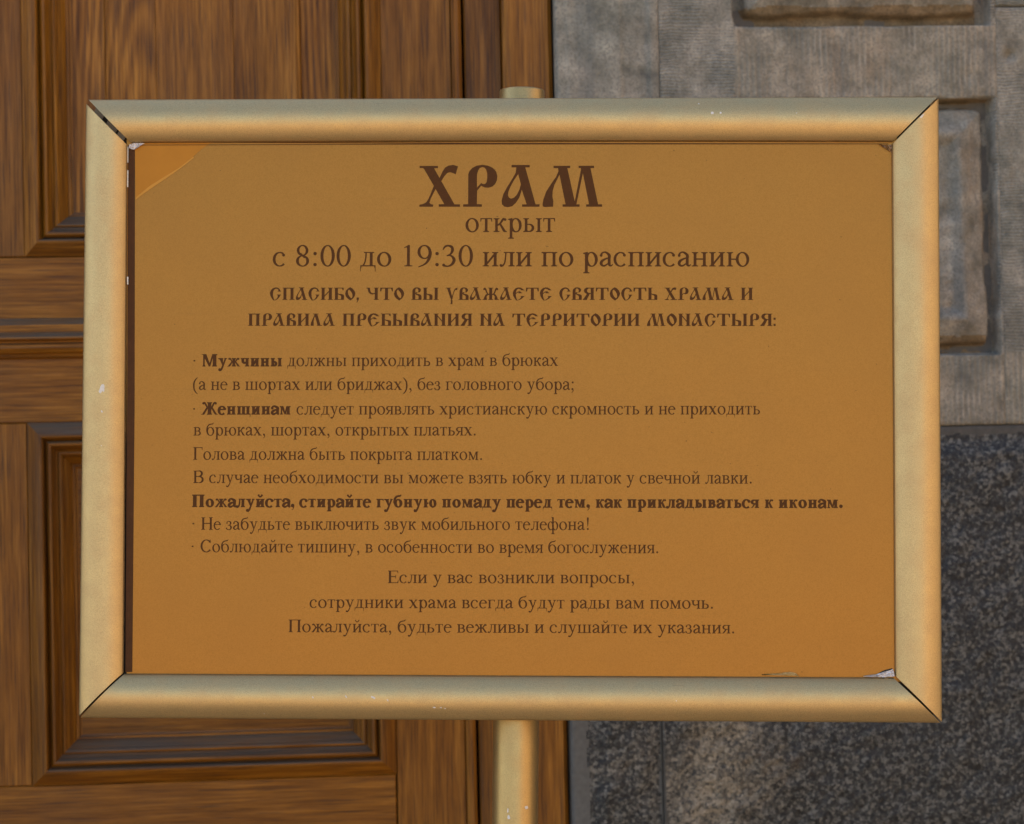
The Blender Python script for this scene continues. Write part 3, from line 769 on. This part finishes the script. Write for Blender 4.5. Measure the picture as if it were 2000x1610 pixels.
    hb = (S - 88) * .62; lg = poly((L + S + 40 - hb, 268), (L + S + 95, 295), (a - 52, 38), (a - 12, 20), (a - 12, 0), (a - 120 - hb, 0), (a - 150 - hb, 30))
    g('к', a, stem(L), arm, ball(a - 76 + ax * .3, 404, min(S, 112) * .50), lg)
    a = W(691); c = (a - S) / 2
    Ta = min(T, 44)
    def half(sg_):
        f = lambda x: a / 2 + sg_ * x
        return [ribbon([(f(20), 232, Ta * 1.3), (f(95), 262, Ta * 1.5), (f(150), 340, Ta * 1.6), (f(205), 415, Ta * 1.9), (f(245), 428, Ta * 2)]), ball(f(258), 405, min(S, 110) * .50), poly((f(60), 240), (f(118), 288), (f(a / 2 - 50), 36), (f(a / 2 - 8), 20), (f(a / 2 - 8), 0), (f(a / 2 - 120 - hb * .6), 0), (f(a / 2 - 140 - hb * .6), 20))]
    g('ж', a, stem(c), half(1), half(-1))
    a = W(395)
    g('з', a, ribbon([(72, 345, T), (90, 410, T * 1.1), (165, 447, T), (250, 432, S * .7), (292, 348, S), (250, 262, S * .6), (165, 240, T * .9), (130, 240, T * .9)]), ribbon([(165, 240, T * .9), (255, 232, S * .55), (318, 135, S * 1.05), (270, 25, S * .65), (165, 5, T), (75, 40, T * 1.2), (42, 95, T * 1.2)]), ball(82, 358, S * .45), ball(58, 78, S * .45))
    a = W(444)
    g('е', a, arc(228, 222, 170, 214, 8, 318, S, T), bar(70, a - 28, 275, T * 1.05), )
    g('с', a, arc(236, 222, 178, 214, 52, 318, S, T), ball(a - 92, 352, S * .52))
    g('о', W(500), ring(W(250), 222, W(250) - 26, 236, S * 1.06, T))
    a = W(500)
    g('р', a, stem(L, -216, X - 30, t=None), poly((18, X - 48), (18, X - 26), (L + S - 8, X + 8), (L + S, X + 8), (L + S, X - 60), (L, X - 70)), ring(282, 222, a - 282 - 22, 236, S * 1.06, T))
    r = 284 + (W(444) - 444) * .6; a = W(444)
    g('а', a, ribbon([(84, 348, S * .9), (100, 408, S * .6), (165, 446, T * 1.2), (240, 432, S * .7), (r + S / 2, 352, S), (r + S / 2, 250, S), (r + S / 2, 90, S), (r + S * .7, 38, S * .8), (a - 50, 26, T * 1.2), (a - 6, 68, T * .8)]),
      ball(80, 345, S * .50), ribbon([(r + S / 2, 275, T), (r - 60, 240, T * 1.4), (115, 175, S * .9), (78, 92, S * 1.02), (125, 26, S * .7), (200, 28, T * 1.4), (r + 10, 92, T)]))
    a = W(500)
    g('у', a, poly((72, X - 8), (72 + S * 1.25, X - 8), (a / 2 + 38, 92), (a / 2 + 8, 0)), ser(78, 78 + S * 1.1, X, False, 65, 45), ser(a - 112, a - 80, X, False, 62, 58), ribbon([(a - 94, X - 6, T * 1.2), (a / 2 + 85, 220, T * 1.25), (a / 2 + 5, 10, T * 1.3), (a / 2 - 62, -130, T * 1.5), (a / 2 - 118, -188, T * 1.6), (a / 2 - 165, -186, T * 1.4)]), ball(a / 2 - 165, -170, S * .5))
    g('х', a, poly((60, X - 8), (60 + S * 1.35, X - 8), (a - 52, 8), (a - 52 - S * 1.35, 8)), seg(88, 8, a - 100, X - 8, T * 1.35), ser(62, 62 + S * 1.1, X, False, 50, 40), ser(a - 125, a - 90, X, False, 50, 55), ser(78, 104, 0, True, 60, 48), ser(a - 70 - S, a - 66, 0, True, 42, 52))
    def bowl(x, cy, rr, ry): return [arc(x, cy, rr, ry, -90, 90, S * .98, T * 1.05)]
    a = W(456)
    g('ь', a, stem(L), bar(L, 235, 250, T), bar(L, 235, T * .52, T), bowl(235, (250 + T * .52) / 2, a - 235 - 32 - S / 2, (250 - T * .52) / 2))
    a = W(671)
    g('ы', a, stem(L), bar(L, 220, 250, T), bar(L, 220, T * .52, T), bowl(220, (250 + T * .52) / 2, W(456) - 240 - 40 - S / 2, (250 - T * .52) / 2), stem(rs(671)))
    a = W(460); r = rs(460) + 15
    g('я', a, stem(r), bar(200, r + S, X - T * .52, T), bar(185, r + S, 222, T), [arc(205, (X + 222 - T * .5) / 2, 130, (X - 222 - T * .5) / 2, 90, 270, S * .98, T)], poly((190, 232), (275, 232), (125, 22), (70, 0), (10, 0), (10, 20), (50, 34)))
    a = W(747)
    g('ю', a, stem(L), bar(L, 320, 228, T * 1.1), ring(a - 26 - 208, 222, 208, 236, S * 1.02, T))
    a = W(472)
    g('в', a, stem(L), bar(L, 240, X - T * .52, T), bar(L, 240, 236, T), bar(L, 240, T * .52, T), bowl(235, (X + 236 - T * .5) / 2, W(472) - 235 - 62 - S / 2, (X - 236 - T * .5) / 2), bowl(245, (236 + T * .5) / 2, a - 245 - 30 - S / 2, (236 - T * .5) / 2))
    a = W(503); r = rs(503) + 8
    g('ч', a, stem(r), ser(58, 58 + S, X, False), ribbon([(58 + S / 2, X - 5, S), (58 + S / 2, 330, S), (75 + S / 2, 240, S * .9), (160 + S / 2, 190, T * 1.6), (r + 8, 232, T * 1.1)]))
    a = W(509)
    g('б', a, ring(a / 2 + 4, 222, a / 2 - 32, 236, S * 1.04, T), ribbon([(50, 200, S * .5), (58, 330, S * .75), (95, 470, S * .78), (180, 570, S * .7), (290, 604, S * .62), (390, 622, S * .60), (432, 690, T * .5)]))
    a = W(648)
    g('ф', a, stem((a - S) / 2, -216, 683, t=(45, 0)), ring(a / 2 - 122, 222, 176, 236, S * .98, T), ring(a / 2 + 122, 222, 176, 236, S * .98, T))
    # capitals (cap height 662)
    K = 662; C = CS
    def cst(x, b=(None, None), t=(None, None), s=None): return stem(x, 0, K, s or C, b, t)
    cl = 88
    a = W(722); r = a - cl - C
    g('П', a, cst(cl), cst(r), bar(cl - 50, r + C + 50, K - ST / 2, ST * 1.4))
    g('Н', a, cst(cl), cst(r), bar(cl, r + C, 338, T * 1.3))
    a = W(578)
    g('Г', a, cst(cl), bar(cl - 50, a - 20, K - ST / 2, ST * 1.4), poly((a - 20, K), (a - 120, K), (a - 70, K - 40), (a - 42, K - 150), (a - 20, K - 150)))
    a = W(667)
    g('В', a, cst(cl, b=(None, 0), t=(None, 0)), bar(cl, 330, K - T * .6, T * 1.2), bar(cl, 340, 350, T * 1.2), bar(cl, 330, T * .6, T * 1.2), [arc(330, 505, a - 330 - 90 - C / 2, 148, -90, 90, C, T * 1.2)], [arc(345, 184, a - 345 - 42 - C / 2, 168, -90, 90, C, T * 1.2)])
    g('С', a, arc(355, 331, 275, 322, 38, 322, C, T * 1.2), poly((a - 90, 480), (a - 70, 480), (a - 75, 672), (a - 95, 672), (a - 112, 630), (a - 140, 590)))
    a = W(611)
    g('Е', a, cst(cl), bar(cl, a - 50, K - ST * .7, ST * 1.4), bar(cl, a - 170, 345, T * 1.2), bar(cl, a - 45, ST * .7, ST * 1.4), poly((a - 50, K), (a - 150, K), (a - 95, K - 35), (a - 68, K - 140), (a - 50, K - 140)), poly((a - 22, 170), (a - 45, 170), (a - 95, 45), (a - 160, 0), (a - 45, 0)), poly((a - 155, 440), (a - 178, 440), (a - 190, 365), (a - 200, 345), (a - 190, 325), (a - 178, 245), (a - 155, 245)))
    a = W(889); r = a - cl - C
    g('М', a, cst(cl + 20, s=T * 1.2, t=None), poly((16, K), (cl + C * .95, K), (a / 2 + 20, 130), (a / 2 - 5, 0), (a / 2 - 35, 0), (cl + 5, K - 40), (16, K - 20)), seg(a / 2 - 10, 10, r + 20, K, T * 1.3), cst(r, t=(0, 52)))
    a = W(896); c = (a - C) / 2
    def chalf(sg_):
        f = lambda x: a / 2 + sg_ * x
        return [ribbon([(f(20), 340, T * 1.6), (f(120), 380, Ta * 1.9), (f(190), 500, Ta * 2.1), (f(255), 612, Ta * 2.3), (f(320), 636, Ta * 2.3)]), ball(f(345), 604, min(C, 140) * .48), poly((f(80), 352), (f(160), 415), (f(a / 2 - 70), 50), (f(a / 2 - 8), 24), (f(a / 2 - 8), 0), (f(a / 2 - 165), 0), (f(a / 2 - 185), 20))]
    g('Ж', a, cst(c), chalf(1), chalf(-1))
    # figures and marks
    g('0', 500, ring(250, 331, 224, 344, S * 1.08, T, 0))
    g('8', 500, ring(248, 500, 180, 176, S * .95, T), ring(250, 168, 205, 182, S * 1.02, T), seg(330, 260, 165, 420, S * .9))
    g('1', 500, poly((208, 0), (208 + S, 0), (208 + S, 676), (200 + S * .6, 676), (110, 590), (118, 572), (190, 595), (208, 560)), ser(208, 208 + S, 0, True, 80, 80))
    g('9', 500, ring(248, 452, 218, 224, S * 1.05, T), ribbon([(430, 470, S), (425, 360, S), (370, 200, S * .95), (260, 70, S * .6), (60, -20, T * .7)]))
    g('3', 500, ribbon([(45, 520, T * .8), (110, 620, T * 1.6), (215, 648, S * .7), (320, 600, S), (335, 490, S), (270, 380, S * .6), (160, 330, T)]), ribbon([(160, 335, T), (290, 335, S * .6), (390, 215, S * 1.08), (330, 70, S * .9), (200, 4, T * 1.2), (100, 20, T * 1.6), (60, 38, S * .7)]), ball(66, 42, S * .52))
    dr = S * .62
    g(':', 278, [ell(139, dr, dr, dr, 14)], [ell(139, 400, dr, dr, 14)])
    cm = [[ell(122, dr * .9, dr, dr, 14)], poly((122 + dr * .95, dr * .9), (122, dr * .2), (150, -30), (120, -90), (65, -130), (72, -150), (150, -110), (196, -30))]
    g(',', 250, *cm); g(';', 278, *cm, [ell(139, 400, dr, dr, 14)]); g('.', 250, [ell(125, dr, dr, dr, 14)])
    g('·', 250, [ell(125, 300, dr * .8, dr * .8, 12)])
    g('!', 333, [ell(166, dr, dr, dr, 14)], poly((150, 185), (182, 185), (166 + dr, 600), (166 + dr * .7, 670), (166 - dr * .7, 670), (166 - dr, 600)))
    g('(', 333, ribbon([(298, 670, T * .6), (180, 560, T * 1.6), (95, 400, S * .9), (80, 230, S), (95, 60, S * .9), (180, -110, T * 1.6), (298, -212, T * .6)]))
    g(')', 333, ribbon([(35, 670, T * .6), (153, 560, T * 1.6), (238, 400, S * .9), (253, 230, S), (238, 60, S * .9), (153, -110, T * 1.6), (35, -212, T * .6)]))
    G[' '] = (250, [])
    return G
REG = make_font(88, 38, 28)
BOLD = make_font(160, 74, 46, wk=1.06)

# old Slavonic capitals: cap height 133, y up; the four large ones drawn at 418 high
def slav():
    G = {}
    def px(*p): return [[(x, 493 - y) for (x, y) in p]]
    k = 133 / 418
    def big(ch, x0, x1, *shapes):
        G[ch] = ((x1 - x0) * k, [[[((x - x0) * k, y * k) for (x, y) in c] for c in s] for s in shapes])
    big('Х', 48, 465, px((48, 75), (237, 75), (237, 98), (197, 100), (408, 470), (465, 470), (465, 495), (247, 495), (247, 470), (303, 468), (95, 108), (82, 98), (48, 98)),
        px((252, 202), (285, 130), (310, 92), (345, 72), (395, 65), (443, 80), (430, 120), (420, 163), (395, 150), (360, 140), (330, 150), (305, 178), (272, 232)),
        px((194, 283), (160, 370), (140, 415), (120, 448), (90, 465), (48, 475), (48, 495), (190, 495), (190, 474), (165, 468), (152, 455), (165, 410), (214, 312)))
    big('Р', 497, 848, px((548, 468), (548, 160), (560, 128), (590, 95), (635, 72), (690, 64), (750, 72), (800, 95), (835, 135), (847, 180), (842, 225), (825, 262), (795, 288), (755, 300), (718, 297), (680, 280), (640, 330), (638, 468), (690, 470), (690, 495), (497, 495), (497, 470)) +
        px((638, 298), (682, 250), (700, 262), (722, 260), (738, 240), (743, 200), (742, 150), (730, 110), (712, 92), (690, 88), (665, 97), (648, 125), (638, 165))[0:1])
    big('А', 893, 1283, px((993, 65), (1180, 65), (1180, 90), (1135, 90), (1242, 470), (1283, 470), (1283, 495), (1103, 495), (1103, 470), (1150, 470), (1100, 320), (1075, 400), (1040, 455), (1000, 490), (955, 500), (920, 493), (897, 470), (893, 430), (910, 365), (950, 290), (1000, 210), (1036, 145), (1042, 90), (993, 90)) +
        px((1062, 160), (1090, 262), (1075, 320), (1050, 370), (1020, 402), (990, 412), (968, 400), (958, 375), (962, 340), (985, 285), (1020, 220)))
    big('М', 1313, 1926, px((1425, 73), (1597, 73), (1597, 97), (1567, 97), (1645, 440), (1708, 110), (1706, 97), (1683, 97), (1683, 73), (1843, 73), (1843, 97), (1805, 97), (1885, 470), (1926, 470), (1926, 495), (1762, 495), (1762, 470), (1792, 470), (1727, 150), (1662, 470), (1695, 470), (1695, 495), (1520, 495), (1520, 470), (1550, 470), (1487, 165), (1465, 210), (1435, 270), (1418, 330), (1415, 390), (1425, 440), (1423, 495), (1335, 498), (1318, 493), (1313, 470), (1322, 420), (1350, 340), (1400, 260), (1450, 190), (1476, 130), (1472, 97), (1425, 97)))
    S = 32; H = 133; t = 7
    def st(x, y0=0, y1=H, l=11, r=11, lb=None, rb=None):
        lb = l if lb is None else lb; rb = r if rb is None else rb
        return [poly((x, y0), (x + S, y0), (x + S, y1), (x, y1)), poly((x - lb, y0), (x + S + rb, y0), (x + S + rb, y0 + t), (x - lb, y0 + t)), poly((x - l, y1 - t), (x + S + r, y1 - t), (x + S + r, y1), (x - l, y1))]
    def fl(*ps):
        o = []
        for p in ps:
            if p and isinstance(p[0][0], list): o += p
            else: o.append(p)
        return o
    cres = poly((62, 137), (32, 128), (10, 105), (0, 76), (6, 44), (22, 14), (38, -6), (52, -6), (42, 14), (35, 40), (33, 66), (36, 92), (46, 112), (62, 122), (74, 120), (62, 137))
    ctop = poly((60, 137), (82, 134), (102, 122), (112, 104), (121, 91), (80, 91), (92, 99), (92, 110), (80, 119), (62, 122))
    cbot = poly((44, -6), (64, -4), (86, 10), (104, 32), (111, 46), (121, 58), (74, 58), (86, 46), (82, 26), (68, 8), (50, -1))
    G['С'] = (121, [cres, ctop, cbot])
    G['Е'] = (130, fl(cres, poly((60, 137), (84, 134), (104, 124), (118, 110), (130, 104), (96, 104), (84, 114), (62, 122)), poly((44, -6), (66, -3), (90, 8), (110, 26), (130, 42), (82, 42), (92, 32), (82, 18), (64, 4), (50, -1)), poly((32, 62), (50, 78), (66, 82), (60, 72), (106, 72), (92, 82), (78, 94), (58, 92), (34, 76))))
    G['О'] = (110, [[[(54, 138), (78, 124), (100, 100), (110, 72), (104, 42), (84, 14), (57, -7), (30, 12), (8, 36), (0, 66), (8, 100), (30, 124)], [(42, 112), (62, 92), (76, 66), (80, 40), (74, 24), (66, 18), (48, 34), (34, 60), (29, 88), (33, 104)][::1]]])
    G['П'] = (136, fl(st(14), st(90), bar(14, 122, H - 5, 10)))
    G['И'] = (132, fl(st(11), st(89), poly((43, 34), (89, 84), (89, 100), (43, 50))))
    G['Н'] = (132, fl(st(11), st(89), poly((43, 98), (89, 44), (89, 60), (43, 114))))
    G['Л'] = (124, fl(poly((24, H), (84, H), (84, H - t), (72, H - t), (106, t), (124, t), (124, 0), (66, 0), (66, t), (74, t), (46, 104), (38, 80), (32, 50), (34, 0), (4, 0), (0, 8), (6, 38), (22, 78), (38, 112), (40, H - t), (24, H - t))))
    G['Б'] = (110, fl(st(11, r=0, rb=50), poly((40, H), (104, H), (104, 104), (94, 104), (86, H - 8), (40, H - 8)), poly((43, 72), (56, 66), (82, 64), (104, 56), (110, 44), (108, 0), (76, 0), (78, 40), (70, 50), (54, 54), (43, 62))))
    G['Ь'] = (106, fl(st(11, r=11, rb=50), poly((43, 72), (54, 66), (80, 64), (100, 56), (106, 44), (104, 0), (72, 0), (74, 40), (66, 50), (52, 54), (43, 62))))
    G['Ы'] = (172, fl(G['Ь'][1], st(129)))
    G['В'] = (110, fl(poly((11, 0), (43, 0), (43, 128), (30, 128), (18, 118), (11, 100)), poly((0, 0), (100, 0), (100, t), (0, t)), poly((18, 118), (40, 135), (64, 137), (88, 130), (102, 114), (100, 96), (86, 82), (60, 80), (52, 86), (43, 78), (50, 70), (62, 72), (74, 84), (76, 108), (66, 124), (50, 124), (43, 110)), poly((43, 76), (60, 66), (88, 62), (106, 52), (110, 38), (108, 0), (76, 0), (78, 38), (70, 48), (54, 54), (43, 66))))
    G['Т'] = (138, fl(poly((53, 0), (85, 0), (85, H), (53, H)), poly((38, 0), (100, 0), (100, t), (38, t)), poly((2, H), (136, H), (138, 92), (128, 92), (118, H - 10), (20, H - 10), (12, 92), (0, 92))))
    G['Ч'] = (136, fl(st(90), poly((0, H), (38, H), (38, H - 8), (44, 94), (54, 78), (70, 72), (90, 76), (90, 64), (66, 58), (40, 66), (22, 84), (12, H - 10), (0, H - 8))))
    G['У'] = (124, fl(poly((0, H), (54, H), (54, H - t), (44, H - t), (64, 48), (72, 14), (62, -8), (54, 4), (12, H - t), (0, H - t)), poly((64, 30), (78, 80), (90, 112), (104, 128), (124, 134), (120, 104), (106, 110), (96, 100), (84, 70), (70, 10)), poly((52, -8), (64, 6), (72, -8), (70, -46), (50, -46), (56, -20))))
    kk = lambda s, c: [[(c + s * (x - 16), y) for (x, y) in q] for q in
        [[(28, 60), (44, 70), (54, 92), (62, 118), (76, 134), (92, 128), (98, 114), (88, 104), (78, 110), (70, 92), (58, 66), (44, 56)], [(28, 66), (50, 70), (72, 56), (86, 30), (92, 8), (105, 6), (105, 0), (58, 0), (56, 8), (60, 34), (48, 52), (28, 56)]]]
    G['Ж'] = (178, fl(st(73), [[q] for q in kk(1, 89)], [[q] for q in kk(-1, 89)]))
    G['Я'] = (126, fl(st(83), poly((83, H), (40, H + 2), (18, 122), (10, 102), (16, 82), (36, 68), (66, 64), (83, 64), (83, 74), (60, 78), (46, 88), (44, 108), (56, 122), (83, 124)), poly((44, 74), (76, 68), (60, 40), (44, 8), (44, 0), (0, 0), (0, 8), (14, 22), (34, 52))))
    G[','] = (30, [poly((2, 26), (28, 26), (26, 4), (8, -30), (2, -28), (12, 0), (2, 0))])
    G[':'] = (26, [poly((2, 0), (24, 0), (24, 24), (2, 24)), poly((2, 66), (24, 66), (24, 90), (2, 90))])
    return G
SLAV = slav()

def tri_glyph(shapes):
    V, E = [], []
    for s in shapes:
        for c in s:
            b = len(V); n = len(c); V += [Vector(p) for p in c]; E += [(b + i, b + (i + 1) % n) for i in range(n)]
    if not V: return [], []
    r = delaunay_2d_cdt(V, E, [], 0, 1e-3)
    P = np.array([(p[0], p[1]) for p in r[0]]); T = np.array([f for f in r[2] if len(f) == 3])
    Cn = P[T].mean(1); keep = np.zeros(len(T), bool)
    for s in shapes:
        wn = np.zeros(len(T), int)
        if len(s) == 2:                         # outline with a hole
            ins = []
            for c in s: ins.append(wind(Cn, c) != 0)
            keep |= ins[0] & ~ins[1]
        else:
            keep |= wind(Cn, s[0]) != 0
    return P, T[keep]
def wind(Q, c):
    c = np.array(c); a = c; b = np.roll(c, -1, 0); wn = np.zeros(len(Q), int)
    for (x0, y0), (x1, y1) in zip(a, b):
        left = (x1 - x0) * (Q[:, 1] - y0) - (Q[:, 0] - x0) * (y1 - y0)
        wn += ((y0 <= Q[:, 1]) & (y1 > Q[:, 1]) & (left > 0)).astype(int)
        wn -= ((y0 > Q[:, 1]) & (y1 <= Q[:, 1]) & (left < 0)).astype(int)
    return wn
_gc = {}
def glyph(fn, G, ch):
    if (fn, ch) not in _gc: _gc[(fn, ch)] = tri_glyph(G[ch][1])
    return _gc[(fn, ch)]
TEXT_H = SHEET_H + .00010
def text_line(txt, x0, x1, yl, yr, em, font='reg', gap=0.0, space=None):
    """one printed line whose ink runs from photo x0 to x1, baseline yl..yr; em = photo pixels for 1000 units (133 for the Slavonic)"""
    G = dict(reg=REG, bold=BOLD, slav=SLAV)[font]
    pen = 0; items = []; lo, hi = 1e9, -1e9
    for ch in txt:
        if ch == ' ' and font == 'slav': pen += space; continue
        P, T = glyph(font, G, ch)
        if len(T):
            used = P[np.unique(T)]; lo = min(lo, pen + used[:, 0].min()); hi = max(hi, pen + used[:, 0].max()); items.append((pen, P, T))
        pen += G[ch][0] + gap
    A = Vector(sg(x0, yl, TEXT_H)); B = Vector(sg(x1, yr, TEXT_H)); d = (B - A); sx = d.length / (hi - lo)
    unit = 133.0 if font == 'slav' else 1000.0
    up = Vector((-d.y, d.x)).normalized()
    mpp = d.length / math.hypot(x1 - x0, yr - yl)   # metres for one photo pixel here
    sy = em * mpp / unit; dn = d.normalized()
    vs, fs = [], []
    for (p, P, T) in items:
        b = len(vs)
        for (x, y) in P:
            q = A + dn * ((p + x - lo) * sx) + up * (y * sy); vs.append((q.x, q.y, TEXT_H))
        fs += [tuple(int(i) + b for i in t) for t in T]
    me_fs = []
    for t in fs:
        a, b_, c = vs[t[0]], vs[t[1]], vs[t[2]]
        me_fs.append(t if (b_[0] - a[0]) * (c[1] - a[1]) - (c[0] - a[0]) * (b_[1] - a[1]) > 0 else t[::-1])
    o = sbuild('printed_line', vs, me_fs, M['ink'], sheet)
    o['label'] = 'printed line reading ' + txt
    print('%-30s natural em %.1f given %.1f' % (txt[:30], sx / mpp * unit, em))
    return o
text_line('Х', 819, 898.4, 403.7, 403.7, 79.8, 'slav')
text_line('Р', 904.5, 971.1, 403.7, 403.7, 79.8, 'slav')
text_line('А', 979.7, 1053.8, 403.7, 403.7, 79.8, 'slav')
text_line('М', 1059.5, 1176, 403.7, 403.7, 79.8, 'slav')
text_line('открыт', 909, 1084, 453.5, 453.5, 60.5)
text_line('с 8:00 до 19:30 или по расписанию', 532.5, 1463.5, 520.4, 520.8, 62.5)
text_line('СПАСИБО, ЧТО ВЫ УВАЖАЕТЕ СВЯТОСТЬ ХРАМА И', 527, 1471, 586, 586.2, 24, 'slav', 11, 66)
text_line('ПРАВИЛА ПРЕБЫВАНИЯ НА ТЕРРИТОРИИ МОНАСТЫРЯ:', 484.5, 1515, 636.6, 637, 24, 'slav', 11, 66)
text_line('·', 377.5, 381.5, 716, 716, 36.8); text_line('Мужчины', 393.5, 550.5, 716.2, 716, 36.6, 'bold')
text_line('должны приходить в храм в брюках', 561, 1090, 715.6, 715, 36.8)
text_line('(а не в шортах или бриджах), без головного убора;', 377, 1120.5, 762, 762, 36.8)
text_line('·', 377, 381, 810, 810, 36.8); text_line('Женщинам', 393, 567.5, 810.2, 810, 36.6, 'bold')
text_line('следует проявлять христианскую скромность и не приходить', 579, 1484.5, 810, 809.8, 36.8)
text_line('в брюках, шортах, открытых платьях.', 378, 929, 851, 851, 36.8)
text_line('Голова должна быть покрыта платком.', 377.5, 941.5, 898.3, 899, 36.8)
text_line('В случае необходимости вы можете взять юбку и платок у свечной лавки.', 377.5, 1468, 943.8, 945, 36.8)
text_line('Пожалуйста, стирайте губную помаду перед тем, как прикладываться к иконам.', 375, 1646, 990.8, 992.8, 36.8, 'bold')
text_line('·', 375.5, 379.5, 1034, 1034, 36.8); text_line('Не забудьте выключить звук мобильного телефона!', 393, 1150, 1035, 1035.6, 36.8)
text_line('·', 374, 378, 1078.5, 1078.5, 36.8); text_line('Соблюдайте тишину, в особенности во время богослужения.', 391.5, 1285.5, 1078.8, 1081, 36.8)
text_line('Если у вас возникли вопросы,', 757.5, 1238.5, 1139.2, 1139.6, 36.8)
text_line('сотрудники храма всегда будут рады вам помочь.', 604.5, 1392.5, 1187.6, 1189.4, 36.8)
text_line('Пожалуйста, будьте вежливы и слушайте их указания.', 563.5, 1434, 1235, 1237.6, 36.8)
